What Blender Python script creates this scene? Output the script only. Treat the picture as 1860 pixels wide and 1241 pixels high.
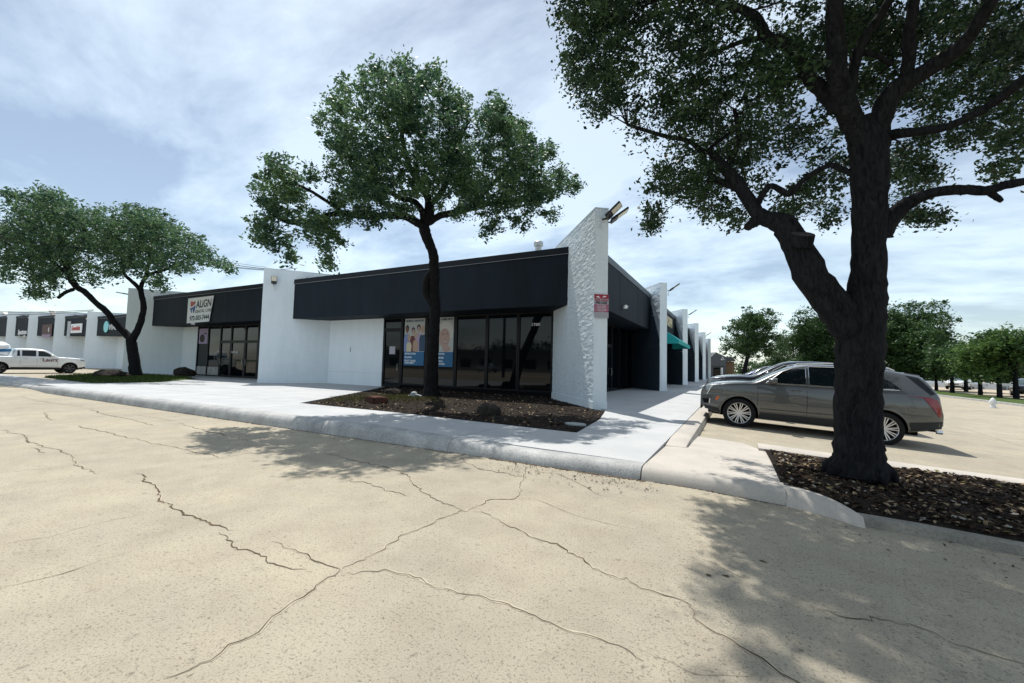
import bpy, bmesh, math, random
import numpy as np
from mathutils import Vector, Matrix
R = math.radians
random.seed(7); rng = np.random.default_rng(11)
for o in list(bpy.data.objects): bpy.data.objects.remove(o)
sc = bpy.context.scene
C = sc.collection
# ---------------------------------------------------------------- camera
F, YAW, PITCH, ROLL, ZC = 759.39, 28.216, 3.318, 1.369, 1.4
cd = bpy.data.cameras.new('camera'); cam = bpy.data.objects.new('camera', cd); C.objects.link(cam)
RM = Matrix.Rotation(R(YAW), 4, 'Z') @ Matrix.Rotation(R(90+PITCH), 4, 'X') @ Matrix.Rotation(R(ROLL), 4, 'Z')
cam.matrix_world = Matrix.Translation((0, 0, ZC)) @ RM
cd.sensor_width = 36; cd.sensor_fit = 'HORIZONTAL'; cd.lens = F/1860*36; cd.clip_end = 6000; cd.clip_start = 0.05
sc.camera = cam
# ---------------------------------------------------------------- world, sun, exposure
SUN_EL, SUN_LEFT = 64.0, 47.0          # elevation; degrees left of +Y
SKY_STRENGTH = 0.093; SUN_STRENGTH = 5.0
w = bpy.data.worlds.new('World'); sc.world = w; w.use_nodes = True
nt = w.node_tree; nt.nodes.clear()
def wn(t, **k):
    n = nt.nodes.new(t)
    for a, b in k.items(): setattr(n, a, b)
    return n
out = wn('ShaderNodeOutputWorld'); bg = wn('ShaderNodeBackground'); bg.inputs[1].default_value = SKY_STRENGTH
sky = wn('ShaderNodeTexSky', sky_type='NISHITA', sun_disc=False)
sky.sun_elevation = R(SUN_EL); sky.sun_rotation = R(-SUN_LEFT)
sky.air_density = 1.0; sky.dust_density = 0.6; sky.ozone_density = 2.0; sky.altitude = 150
tc = wn('ShaderNodeTexCoord')
sep = wn('ShaderNodeSeparateXYZ'); nt.links.new(tc.outputs['Generated'], sep.inputs[0])
mz = wn('ShaderNodeMath', operation='MAXIMUM'); nt.links.new(sep.outputs[2], mz.inputs[0]); mz.inputs[1].default_value = 0.0
az = wn('ShaderNodeMath', operation='ADD'); nt.links.new(mz.outputs[0], az.inputs[0]); az.inputs[1].default_value = 0.22
dx = wn('ShaderNodeMath', operation='DIVIDE'); nt.links.new(sep.outputs[0], dx.inputs[0]); nt.links.new(az.outputs[0], dx.inputs[1])
dy = wn('ShaderNodeMath', operation='DIVIDE'); nt.links.new(sep.outputs[1], dy.inputs[0]); nt.links.new(az.outputs[0], dy.inputs[1])
cb = wn('ShaderNodeCombineXYZ'); nt.links.new(dx.outputs[0], cb.inputs[0]); nt.links.new(dy.outputs[0], cb.inputs[1])
def noise(scale, det, rough, dist, off):
    mp = wn('ShaderNodeMapping'); nt.links.new(cb.outputs[0], mp.inputs[0]); mp.inputs['Location'].default_value = off
    mp.inputs['Rotation'].default_value = (0, 0, R(25)); mp.inputs['Scale'].default_value = (1, 1.7, 1)
    n = wn('ShaderNodeTexNoise'); n.inputs['Scale'].default_value = scale; n.inputs['Detail'].default_value = det
    n.inputs['Roughness'].default_value = rough; n.inputs['Distortion'].default_value = dist
    nt.links.new(mp.outputs[0], n.inputs['Vector']); return n
n1 = noise(0.9, 8, 0.58, 0.35, (3.1, 1.7, 0)); n2 = noise(3.2, 6, 0.62, 0.2, (0.4, 6.2, 0))
ad = wn('ShaderNodeMath', operation='MULTIPLY_ADD'); nt.links.new(n2.outputs[0], ad.inputs[0]); ad.inputs[1].default_value = 0.28
nt.links.new(n1.outputs[0], ad.inputs[2])
cr = wn('ShaderNodeValToRGB'); nt.links.new(ad.outputs[0], cr.inputs[0])
cr.color_ramp.elements[0].position = 0.52; cr.color_ramp.elements[0].color = (0.36, 0.36, 0.36, 1)
cr.color_ramp.elements[1].position = 0.72; cr.color_ramp.elements[1].color = (1.0, 1.0, 1.0, 1)
mx = wn('ShaderNodeMix', data_type='RGBA'); nt.links.new(cr.outputs[0], mx.inputs['Factor'])
nt.links.new(sky.outputs[0], mx.inputs['A']); mb_ = wn('ShaderNodeMix', data_type='RGBA', blend_type='ADD'); mb_.inputs['Factor'].default_value = 1.0
sm = wn('ShaderNodeMix', data_type='RGBA', blend_type='MULTIPLY'); sm.inputs['Factor'].default_value = 1.0; nt.links.new(sky.outputs[0], sm.inputs['A']); sm.inputs['B'].default_value = (.92, .93, .80, 1)
nt.links.new(sm.outputs['Result'], mb_.inputs['A']); mb_.inputs['B'].default_value = (5.45, 5.95, 6.35, 1); nt.links.new(mb_.outputs['Result'], mx.inputs['B'])
nt.links.new(mx.outputs['Result'], bg.inputs[0]); nt.links.new(bg.outputs[0], out.inputs[0])
sd = bpy.data.lights.new('sun', 'SUN'); sun = bpy.data.objects.new('sun', sd); C.objects.link(sun)
sd.energy = SUN_STRENGTH; sd.angle = R(0.55); sd.color = (1.0, 0.965, 0.90)
SDIR = Vector((-math.sin(R(SUN_LEFT))*math.cos(R(SUN_EL)), math.cos(R(SUN_LEFT))*math.cos(R(SUN_EL)), math.sin(R(SUN_EL))))
sun.rotation_euler = SDIR.to_track_quat('Z', 'Y').to_euler(); sun.location = (0, 0, 60)
sc.view_settings.view_transform = 'Standard'; sc.view_settings.look = 'None'
sc.view_settings.exposure = 0.12; sc.view_settings.gamma = 1.0; sc.view_settings.use_curve_mapping = False
# ---------------------------------------------------------------- helpers
def at(x, y, d):                       # photograph pixel + depth along the view axis -> world
    v = Vector(((x-930)/F*d, (620.5-y)/F*d, -d))
    return (RM.to_3x3() @ v) + Vector((0, 0, ZC))
def atz(x, y, z):                      # pixel on the horizontal plane z
    v = RM.to_3x3() @ Vector(((x-930)/F, (620.5-y)/F, -1)); t = (z-ZC)/v.z
    return Vector((v.x*t, v.y*t, z))
def aty(x, y, Y):
    v = RM.to_3x3() @ Vector(((x-930)/F, (620.5-y)/F, -1)); t = Y/v.y
    return Vector((v.x*t, Y, ZC+v.z*t))
def gz(X): return -0.05*max(0.0, min(X+0.5, 8.5))      # the lot falls away to the east
class MB:
    def __init__(s): s.v = []; s.f = []; s.mi = []
    def add(s, vs, fs, mi=0):
        b = len(s.v); s.v += [tuple(p) for p in vs]; s.f += [tuple(i+b for i in f) for f in fs]; s.mi += [mi]*len(fs)
    def box(s, x0, y0, z0, x1, y1, z1, mi=0):
        s.prism([(x0, y0), (x1, y0), (x1, y1), (x0, y1)], z0, z1, mi)
    def prism(s, poly, z0, z1, mi=0):
        n = len(poly)
        vs = [(p[0], p[1], z0) for p in poly]+[(p[0], p[1], z1) for p in poly]
        fs = [tuple(range(n))[::-1], tuple(range(n, 2*n))]+[(i, (i+1) % n, n+(i+1) % n, n+i) for i in range(n)]
        s.add(vs, fs, mi)
    def obox(s, o, u, v, n, a0, b0, c0, a1, b1, c1, mi=0):   # box in an oriented frame
        o, u, v, n = Vector(o), Vector(u), Vector(v), Vector(n)
        vs = [o+u*a+v*b+n*c for c in (c0, c1) for a, b in ((a0, b0), (a1, b0), (a1, b1), (a0, b1))]
        s.add(vs, [(3, 2, 1, 0), (4, 5, 6, 7), (0, 1, 5, 4), (1, 2, 6, 5), (2, 3, 7, 6), (3, 0, 4, 7)], mi)
    def tube(s, pts, rad, seg=8, mi=0, cap=True, noisef=0.0):
        pts = [Vector(p) for p in pts]; n = len(pts)
        if isinstance(rad, (int, float)): rad = [rad]*n
        b = len(s.v); t0 = (pts[1]-pts[0]).normalized()
        a = t0.orthogonal().normalized()
        for i in range(n):
            t = (pts[min(i+1, n-1)]-pts[max(i-1, 0)]).normalized()
            a = (a-t*a.dot(t)).normalized(); c = t.cross(a)
            for k in range(seg):
                th = 2*math.pi*k/seg
                r = rad[i]*(1+(random.uniform(-noisef, noisef) if noisef else 0))
                p = pts[i]+a*math.cos(th)*r+c*math.sin(th)*r; s.v.append(tuple(p))
        for i in range(n-1):
            for k in range(seg):
                q = (k+1) % seg
                s.f.append((b+i*seg+k, b+i*seg+q, b+(i+1)*seg+q, b+(i+1)*seg+k)); s.mi.append(mi)
        if cap:
            s.f.append(tuple(b+k for k in range(seg))[::-1]); s.mi.append(mi)
            s.f.append(tuple(b+(n-1)*seg+k for k in range(seg))); s.mi.append(mi)
    def lathe(s, prof, o=(0, 0, 0), axis='Z', seg=20, mi=0):   # prof [(r,h)...]
        b = len(s.v); o = Vector(o)
        for r, h in prof:
            for k in range(seg):
                th = 2*math.pi*k/seg; c, d = math.cos(th)*r, math.sin(th)*r
                p = {'Z': (c, d, h), 'Y': (c, h, d), 'X': (h, c, d)}[axis]
                s.v.append(tuple(o+Vector(p)))
        for i in range(len(prof)-1):
            for k in range(seg):
                q = (k+1) % seg
                s.f.append((b+i*seg+k, b+i*seg+q, b+(i+1)*seg+q, b+(i+1)*seg+k)); s.mi.append(mi)
    def build(s, name, mats, parent=None, smooth=False, kind=None, angle=35):
        me = bpy.data.meshes.new(name); me.from_pydata(s.v, [], s.f); me.update()
        if not isinstance(mats, (list, tuple)): mats = [mats]
        for m in mats: me.materials.append(m)
        me.polygons.foreach_set('material_index', s.mi)
        bm = bmesh.new(); bm.from_mesh(me); bmesh.ops.recalc_face_normals(bm, faces=bm.faces)
        if smooth:
            for f in bm.faces: f.smooth = True
            for e in bm.edges:
                if len(e.link_faces) == 2 and e.calc_face_angle(0) > R(angle): e.smooth = False
        bm.to_mesh(me); bm.free()
        return link(name, me, parent, kind)
def link(name, me, parent=None, kind=None):
    o = bpy.data.objects.new(name, me); C.objects.link(o)
    if parent: o.parent = parent
    if kind: o['kind'] = kind
    return o
def tag(o, label, cat, group=None):
    o['label'] = label; o['category'] = cat
    if group: o['group'] = group
    return o
def thing(name, label, cat, loc=(0, 0, 0), rot=(0, 0, 0), group=None):
    o = bpy.data.objects.new(name, None); C.objects.link(o); o.location = loc; o.rotation_euler = rot
    o.empty_display_size = 0.3
    return tag(o, label, cat, group)
def text(name, s, size, mat, o, u, v, parent=None, depth=0.004, align='CENTER', sx=1.0, bold=0.0):
    cu = bpy.data.curves.new(name, 'FONT'); cu.body = s; cu.size = size; cu.align_x = align; cu.align_y = 'CENTER'
    cu.extrude = depth/2; cu.resolution_u = 3; cu.offset = bold
    ob = bpy.data.objects.new(name, cu); C.objects.link(ob)
    dg = bpy.context.evaluated_depsgraph_get(); me = bpy.data.meshes.new_from_object(ob.evaluated_get(dg))
    bpy.data.objects.remove(ob); bpy.data.curves.remove(cu); me.name = name
    u, v = Vector(u).normalized(), Vector(v).normalized(); n = u.cross(v)
    M = Matrix.Translation(o) @ Matrix((u*sx, v, n)).transposed().to_4x4()
    me.transform(M); me.materials.clear(); me.materials.append(mat)
    return link(name, me, parent)
# ---------------------------------------------------------------- materials
def mat(name, col, rough=0.7, metal=0.0, spec=0.5, var=0.0, vscale=3.0, bump=0.0, bscale=40.0, col2=None, coat=0.0, fine=0.0, fscale=150.0, stretch=None, detail=6, dist=0.0, lot=False):
    m = bpy.data.materials.new(name); m.use_nodes = True; t = m.node_tree; b = t.nodes['Principled BSDF']
    b.inputs['Base Color'].default_value = (*col, 1); b.inputs['Roughness'].default_value = rough
    b.inputs['Metallic'].default_value = metal; b.inputs['Specular IOR Level'].default_value = spec
    b.inputs['Coat Weight'].default_value = coat; b.inputs['Coat Roughness'].default_value = 0.04
    g = t.nodes.new('ShaderNodeNewGeometry'); src = g.outputs['Position']
    if stretch:
        mp = t.nodes.new('ShaderNodeMapping'); mp.inputs['Scale'].default_value = stretch; t.links.new(src, mp.inputs[0]); src = mp.outputs[0]
    def nz(scale, det=detail, d=dist):
        n = t.nodes.new('ShaderNodeTexNoise'); n.inputs['Scale'].default_value = scale; n.inputs['Detail'].default_value = det
        n.inputs['Roughness'].default_value = 0.6; n.inputs['Distortion'].default_value = d; t.links.new(src, n.inputs['Vector']); return n
    last = None
    if var or col2:
        n = nz(vscale); r = t.nodes.new('ShaderNodeValToRGB'); t.links.new(n.outputs[0], r.inputs[0])
        c2 = col2 or tuple(c*(1-var) for c in col); c1 = col if col2 else tuple(min(1, c*(1+var)) for c in col)
        r.color_ramp.elements[0].position = 0.33; r.color_ramp.elements[0].color = (*c2, 1)
        r.color_ramp.elements[1].position = 0.67; r.color_ramp.elements[1].color = (*c1, 1)
        last = r.outputs[0]
        if fine:
            n = nz(fscale, 4); r = t.nodes.new('ShaderNodeValToRGB'); t.links.new(n.outputs[0], r.inputs[0])
            r.color_ramp.elements[0].position = 0.36; r.color_ramp.elements[0].color = (1-fine,)*3+(1,)
            r.color_ramp.elements[1].position = 0.56; r.color_ramp.elements[1].color = (1, 1, 1, 1)
            x = t.nodes.new('ShaderNodeMix'); x.data_type = 'RGBA'; x.blend_type = 'MULTIPLY'; x.inputs['Factor'].default_value = 1
            t.links.new(last, x.inputs['A']); t.links.new(r.outputs[0], x.inputs['B']); last = x.outputs['Result']
        if lot:                          # broad tone patches and sparse dark pits
            for sc2, lo, hi, a in ((.16, .38, .62, .90), (2.3, .35, .6, .90), (70, .37, .43, .62), (34, .33, .39, .60), (15, .30, .35, .72), (5.5, .28, .36, .86)):
                n = nz(sc2, 3); r = t.nodes.new('ShaderNodeValToRGB'); t.links.new(n.outputs[0], r.inputs[0])
                r.color_ramp.elements[0].position = lo; r.color_ramp.elements[0].color = (a, a*(.985 if sc2 == 2.3 else 1), a*(.985 if sc2 == 2.3 else 1.01), 1)
                r.color_ramp.elements[1].position = hi; r.color_ramp.elements[1].color = (1, 1, 1, 1)
                x = t.nodes.new('ShaderNodeMix'); x.data_type = 'RGBA'; x.blend_type = 'MULTIPLY'; x.inputs['Factor'].default_value = 1
                t.links.new(last, x.inputs['A']); t.links.new(r.outputs[0], x.inputs['B']); last = x.outputs['Result']
        t.links.new(last, b.inputs['Base Color'])
    if bump:
        n = nz(bscale, 5); bu = t.nodes.new('ShaderNodeBump'); bu.inputs['Strength'].default_value = bump; bu.inputs['Distance'].default_value = 0.01
        t.links.new(n.outputs[0], bu.inputs['Height']); t.links.new(bu.outputs[0], b.inputs['Normal'])
    return m
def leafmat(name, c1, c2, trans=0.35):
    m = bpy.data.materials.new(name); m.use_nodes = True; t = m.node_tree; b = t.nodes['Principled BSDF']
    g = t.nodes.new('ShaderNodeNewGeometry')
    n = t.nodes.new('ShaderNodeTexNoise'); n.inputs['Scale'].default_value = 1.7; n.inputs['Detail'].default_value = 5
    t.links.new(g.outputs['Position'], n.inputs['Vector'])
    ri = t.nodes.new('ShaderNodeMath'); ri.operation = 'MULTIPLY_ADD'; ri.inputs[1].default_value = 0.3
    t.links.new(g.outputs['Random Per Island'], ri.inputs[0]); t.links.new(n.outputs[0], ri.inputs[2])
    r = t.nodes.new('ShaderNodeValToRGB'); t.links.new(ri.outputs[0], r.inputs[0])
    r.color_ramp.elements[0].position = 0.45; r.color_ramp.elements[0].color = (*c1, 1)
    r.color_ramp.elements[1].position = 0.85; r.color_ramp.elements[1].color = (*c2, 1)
    t.links.new(r.outputs[0], b.inputs['Base Color']); b.inputs['Roughness'].default_value = 0.5; b.inputs['Specular IOR Level'].default_value = 0.3
    tr = t.nodes.new('ShaderNodeBsdfTranslucent'); t.links.new(r.outputs[0], tr.inputs[0])
    ms = t.nodes.new('ShaderNodeMixShader'); ms.inputs[0].default_value = trans
    t.links.new(b.outputs[0], ms.inputs[1]); t.links.new(tr.outputs[0], ms.inputs[2])
    t.links.new(ms.outputs[0], t.nodes['Material Output'].inputs[0]); return m
M = dict(
 lot=mat('lot_concrete', (.46, .405, .305), .9, var=0, col2=(.385, .348, .272), vscale=.9, bump=.6, bscale=75, fine=.20, fscale=120, spec=.2, lot=True),
 lot2=mat('far_paving', (.45, .37, .27), .9, col2=(.38, .32, .24), vscale=.3, spec=.2),
 crack=mat('crack_dirt', (.15, .11, .075), 1, spec=.1, col2=(.06, .045, .03), vscale=7),
 margin=mat('crack_margin', (.45, .40, .31), .95, spec=.1, col2=(.38, .33, .25), vscale=14),
 joint=mat('joint_dirt', (.27, .225, .165), 1, spec=.1, var=.3, vscale=9),
 walk=mat('sidewalk_concrete', (.49, .495, .49), .85, col2=(.42, .43, .435), vscale=1.1, bump=.25, bscale=140, fine=.12, fscale=70, spec=.2),
 slab=mat('pink_concrete', (.52, .475, .42), .85, col2=(.43, .40, .36), vscale=1.6, bump=.25, bscale=140, fine=.15, fscale=70, spec=.2),
 kerb=mat('kerb_concrete', (.52, .52, .50), .85, col2=(.33, .33, .325), vscale=2.6, bump=.4, bscale=90, fine=.3, fscale=45, spec=.2),
 kerb2=mat('old_kerb_concrete', (.34, .32, .27), .9, col2=(.22, .21, .18), vscale=2.5, bump=.4, bscale=90, fine=.25, fscale=45, spec=.2),
 soil=mat('mulch_soil', (.034, .026, .020), 1, col2=(.012, .010, .009), vscale=9, bump=1, bscale=35, spec=.1, fine=.4, fscale=60),
 chip=mat('mulch_chips', (.065, .044, .03), 1, col2=(.018, .014, .011), vscale=14, spec=.1),
 chip2=mat('dry_leaves', (.34, .26, .16), .9, col2=(.16, .11, .07), vscale=14, spec=.2),
 grass=mat('grass', (.075, .11, .03), .9, col2=(.04, .065, .02), vscale=2.5, spec=.1),
 weed=mat('weed_leaves', (.22, .19, .06), .8, col2=(.07, .07, .03), vscale=12, spec=.1),
 white=mat('white_painted_brick', (.77, .845, .89), .6, col2=(.71, .79, .84), vscale=3.5, bump=.06, bscale=90, spec=.3, stretch=(1, 1, .22)),
 wall=mat('white_painted_wall', (.79, .86, .90), .55, col2=(.74, .81, .85), vscale=2.5, bump=.1, bscale=25, spec=.3, stretch=(1, 1, .2)),
 dark=mat('charcoal_fascia', (.0095, .018, .028), .7, col2=(.0065, .012, .019), vscale=1.6, spec=.2, bump=.12, bscale=9, stretch=(1, 1, .3)),
 cap=mat('sky_lit_cap', (.10, .125, .15), .55, var=.1, vscale=1, spec=.35),  # east caps: reflected sky put into the colour, paler than the street caps
 capd=mat('dark_metal_cap', (.012, .016, .022), .6, spec=.2),
 trim=mat('pale_metal_trim', (.28, .30, .32), .5),
 black=mat('black_frame', (.006, .007, .009), .45, spec=.25),
 glass=mat('tinted_glass', (.002, .004, .006), .03, spec=.30),
 roof=mat('roof_gravel', (.35, .34, .32), .9, var=.1, vscale=2),
 slate=mat('slate_brick', (.075, .11, .14), .7, col2=(.06, .09, .118), vscale=1.2, bump=.2, bscale=50, spec=.2),
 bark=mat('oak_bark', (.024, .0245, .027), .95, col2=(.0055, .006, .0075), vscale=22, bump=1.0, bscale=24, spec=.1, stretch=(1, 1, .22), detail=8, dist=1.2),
 cut=mat('cut_wood', (.035, .032, .03), .95, var=.3, vscale=20),
 rock=mat('brown_rock', (.05, .042, .036), .95, col2=(.018, .016, .015), vscale=8, bump=.8, bscale=20, spec=.1),
 block=mat('rust_block', (.115, .05, .035), .95, col2=(.035, .022, .02), vscale=10, bump=.6, bscale=30, spec=.1),
 grey=mat('grey_plastic', (.30, .33, .33), .6),
 steel=mat('galvanised_steel', (.45, .46, .46), .4, metal=.7, var=.1, vscale=8),
 steel2=mat('dull_dark_alloy', (.10, .10, .11), .5, metal=.5),
 lampb=mat('lamp_black', (.015, .015, .018), .45),
 lens=mat('lamp_lens', (.75, .72, .60), .3, spec=.5),
 wlamp=mat('white_lamp_plastic', (.8, .82, .82), .4),
 paper=mat('banner_vinyl', (.84, .87, .90), .5, var=.03, vscale=3),
 ink=mat('black_ink', (.012, .015, .03), .6), red=mat('red_print', (.45, .035, .03), .5), blue=mat('blue_print', (.02, .09, .33), .5),
 pblue=mat('poster_blue', (.0, .115, .27), .5), posterw=mat('poster_white', (.46, .49, .48), .5), navy=mat('navy_print', (.01, .05, .11), .5), whitep=mat('white_print', (.80, .83, .86), .5),
 skin=mat('skin_print', (.47, .32, .27), .6), stone=mat('stone_wall', (.17, .17, .165), .8, var=.1), skin2=mat('dark_skin_print', (.20, .085, .06), .6), hair=mat('dark_hair_print', (.02, .015, .015), .6),
 blond=mat('blond_hair_print', (.50, .38, .22), .6), silver=mat('silver_hair_print', (.62, .60, .56), .6), lilac=mat('lilac_print', (.42, .33, .50), .6),
 check=mat('blue_shirt_print', (.20, .26, .48), .6), cream=mat('cream_print', (.62, .56, .38), .6), tan=mat('tan_print', (.45, .31, .22), .6), maroon=mat('maroon_print', (.13, .03, .03), .6),
 signred=mat('sign_red', (.34, .012, .045), .5), signpink=mat('faded_sign_red', (.36, .12, .20), .6, var=.2, vscale=40), signgrey=mat('sign_backing', (.38, .38, .42), .5, var=.06, vscale=20),
 teal=mat('teal_awning', (.0, .30, .30), .6, var=.05), gold=mat('cream_letters', (.62, .53, .36), .5), cyan=mat('cyan_logo', (.20, .62, .68), .4),
 rust=mat('rust_panel', (.06, .018, .015), .6), leaf=leafmat('oak_leaves', (.009, .026, .017), (.05, .095, .035), .26),
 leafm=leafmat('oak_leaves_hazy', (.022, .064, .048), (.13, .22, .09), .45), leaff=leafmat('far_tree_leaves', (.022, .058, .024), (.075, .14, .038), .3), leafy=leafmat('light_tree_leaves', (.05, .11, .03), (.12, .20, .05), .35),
 tyre=mat('tyre_rubber', (.012, .012, .013), .85, spec=.2), rim=mat('bright_alloy', (.62, .62, .63), .3, metal=.75), rimd=mat('dark_wheel_well', (.008, .008, .009), .9, spec=.1),
 chrome=mat('chrome', (.75, .76, .78), .12, metal=1.0), clad=mat('dark_cladding', (.02, .022, .025), .6, spec=.3),
 cglass=mat('car_glass', (.004, .007, .009), .02, spec=.35), wglass=mat('windscreen_glass', (.05, .085, .085), .03, spec=.8), tail=mat('tail_light_red', (.20, .004, .010), .15, coat=.5), amber=mat('amber_marker', (.55, .12, .02), .3),
 head=mat('headlight_glass', (.25, .28, .30), .08, spec=.8), ledw=mat('light_strip', (.75, .76, .76), .25),
 cable=mat('cable_black', (.015, .016, .02), .7), hyd=mat('silver_hydrant_paint', (.66, .67, .68), .45, var=.08, vscale=20),
 shopw=mat('far_grey_wall', (.42, .46, .50), .7, var=.05), shopd=mat('far_dark_wall', (.075, .085, .10), .7, var=.08), roofd=mat('dark_shingle', (.07, .075, .08), .85, var=.2, vscale=3), tanw=mat('tan_brick_wall', (.18, .12, .07), .85, var=.1),
)
def paint(name, c, metal=.6, rough=.32): return mat(name, c, rough, metal=metal, coat=1.0, var=.03, vscale=1.0)
# ================================================================ GROUND, LOT, WALKS
def sheet(name, xs, ys, zf, m, kind='structure', parent=None):
    vs = [(x, y, zf(x, y)) for y in ys for x in xs]; nx = len(xs)
    fs = [(j*nx+i, j*nx+i+1, (j+1)*nx+i+1, (j+1)*nx+i) for j in range(len(ys)-1) for i in range(nx-1)]
    b = MB(); b.add(vs, fs); return b.build(name, m, parent, smooth=True, kind=kind)
sheet('ground', [-2500, 2500], [-2500, 2500], lambda x, y: -0.6, M['grass'])
lot = sheet('parking_lot', [-260, -60, -20, -5, -.5, .5, 2, 4, 6, 8, 16.5], [-120, -30, 0, 10, 40, 90, 220], lambda x, y: gz(x), M['lot'])
far_lot = sheet('far_parking_lot', [22, 60, 160], [-120, 0, 60, 220], lambda x, y: -0.42, M['lot2'])
def swalk(x, y):                        # height of the front walk
    k = max(0, min(1, (-x-2.8)/3.2)); k2 = max(0, min(1, (y-5.7)/6.5))
    return .155+.082*k*(1-k2)+.01*k2
# front kerb: profile swept along X, in lengths with open joints
KY = 5.49
kerbT = thing('kerb', 'long pale concrete kerb along the front walk, facing the cracked lot', 'kerb', (-10, KY, 0)); kerbT['kind'] = 'structure'
del kerbT['category']; 
def kerb_piece(x0, x1, y0f, parent, m=M['kerb'], n=6, hf=lambda x: swalk(x, 5.7), jit=.0):
    b = MB(); prof = lambda x: [(0, -.25), (0, gz(x)), (.035, hf(x)*.62+gz(x)*.0), (.085, hf(x)*.9), (.15, hf(x)), (.33, hf(x)+.002), (.33, -.25)]
    rows = []
    for i in range(n+1):
        x = x0+(x1-x0)*i/n; rows.append([(x, y0f(x)+p[0]+(random.uniform(-jit, jit)), p[1]) for p in prof(x)])
    k = len(rows[0]); vs = [p for r in rows for p in r]
    fs = [(i*k+j, i*k+j+1, (i+1)*k+j+1, (i+1)*k+j) for i in range(n) for j in range(k-1)]
    fs += [tuple(range(k)), tuple(n*k+j for j in range(k))[::-1]]
    b.add(vs, fs); return b.build('kerb_length', m, parent, smooth=True, angle=50)
def put_local(root):                    # shift child meshes so that the parent's location does not move them
    for c in root.children: c.matrix_parent_inverse = root.matrix_basis.inverted()
x = -1.075
for L_ in (3.0, 3.05, 3.0, 3.0, 3.0, 3.0, 3.0):
    kerb_piece(x-L_+.008, x, lambda q: KY+.0, kerbT); x -= L_
XK = x
kerb_piece(XK-3, XK+.0, lambda q: KY+.0+0.10*(XK-q), kerbT, hf=lambda q: swalk(q, 5.7)-.035*(XK-q))
kerb_piece(XK-18, XK-3.02, lambda q: KY+.3, kerbT, n=10, hf=lambda q: .12+.02*math.sin(q*2.1), jit=.03)
put_local(kerbT)
# walk slabs (each its own piece of the pavement)
walk = sheet('sidewalk', [-23.6, -1.0], [5.83, 5.84], lambda x, y: -.1, M['walk'])     # sub-base strip, slabs are its pieces
JY = [5.826, 7.72, 10.0, 12.6, 16.3]
def slab_piece(name, poly, zf, m, parent, gap=.010, th=.12):
    b = MB(); n = len(poly); cx = sum(p[0] for p in poly)/n; cy = sum(p[1] for p in poly)/n
    q = []
    for px, py in poly:
        d = math.hypot(cx-px, cy-py); q.append((px+(cx-px)/d*gap, py+(cy-py)/d*gap))
    vs = [(p[0], p[1], zf(*p)) for p in q]+[(p[0], p[1], zf(*p)-th) for p in q]
    b.add(vs, [tuple(range(n)), tuple(range(n, 2*n))[::-1]]+[(i, n+i, n+(i+1) % n, (i+1) % n) for i in range(n)])
    return b.build(name, m, parent)
xs_ = [-1.07-3.05*i for i in range(8)]+[-24.4]
BED = [(-10.86, 7.72), (-2.68, 7.6), (-3.12, 12.15), (-3.4, 12.6), (-15.0, 16.3), (-16.2, 16.3)]
for i in range(len(xs_)-1):              # strip between kerb and bed
    slab_piece('slab', [(xs_[i+1], 5.826), (xs_[i], 5.826), (xs_[i], 7.62), (xs_[i+1], 7.62)], swalk, M['walk'], walk)
for k, ya in enumerate([7.62, 10.0, 12.3, 14.6]):    # walk along the east front
    yb = [10.0, 12.3, 14.6, 16.9][k]
    xl = lambda y: -2.68-(y-7.6)*.098 if y < 12.2 else -3.3-(y-12.3)*.782-.1
    slab_piece('slab', [(xl(ya+.001), ya), (-1.07, ya), (-1.07, yb), (xl(yb-.001), yb)] , swalk, M['walk'], walk)
y = 16.9
while y < 76:
    slab_piece('slab', [(-7.0, y), (-1.07, y), (-1.07, y+3.05), (-7.0, y+3.05)], swalk, M['walk'], walk); y += 3.05
bx = lambda y: -10.86-(y-7.72)*(5.2/8.4)
rows = [7.62, 9.8, 12.0, 14.2, 16.4]
cols = [-24.4, -21.4, -18.3, -15.3, -12.5]
for a, c in zip(rows[:-1], rows[1:]):     # entry plaza left of the bed
    for i in range(len(cols)):
        x0 = cols[i]; ra, rc = bx(a), bx(c)
        if i < len(cols)-1:
            x1 = cols[i+1]
            pa, pc = min(x1, ra), min(x1, rc)
            if x0 >= rc: 
                if x0 < ra: slab_piece('slab', [(x0, a), (pa, a), (x0, a+(c-a)*(ra-x0)/(ra-rc))], swalk, M['walk'], walk)
                continue
            if x1 > rc and x1 < ra: slab_piece('slab', [(x0, a), (x1, a), (x1, a+(c-a)*(ra-x1)/(ra-rc)), (rc, c), (x0, c)], swalk, M['walk'], walk); continue
            slab_piece('slab', [(x0, a), (pa, a), (pc, c), (x0, c)], swalk, M['walk'], walk)
        elif x0 < ra: slab_piece('slab', [(x0, a), (ra, a), (x0, a+(c-a)*(ra-x0)/(ra-rc))], swalk, M['walk'], walk)
xs2 = [-24.4, -27.5, -30.5, -33.5, -36.5, -39.5, -43]
for i in range(6):
    for a, c in ((13.7, 16.4),):
        slab_piece('slab', [(xs2[i+1], a), (xs2[i], a), (xs2[i], c), (xs2[i+1], c)], swalk, M['walk'], walk)
    slab_piece('slab', [(xs2[i+1], 6.1), (xs2[i], 6.1), (xs2[i], 7.9), (xs2[i+1], 7.9)], lambda x, y: .13, M['walk'], walk)
for i in range(2): slab_piece('slab', [(xs2[i+1], 7.9), (xs2[i], 7.9), (xs2[i], 13.7), (xs2[i+1], 13.7)], lambda x, y: .135 if x < -27 else .16, M['walk'], walk)
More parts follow.
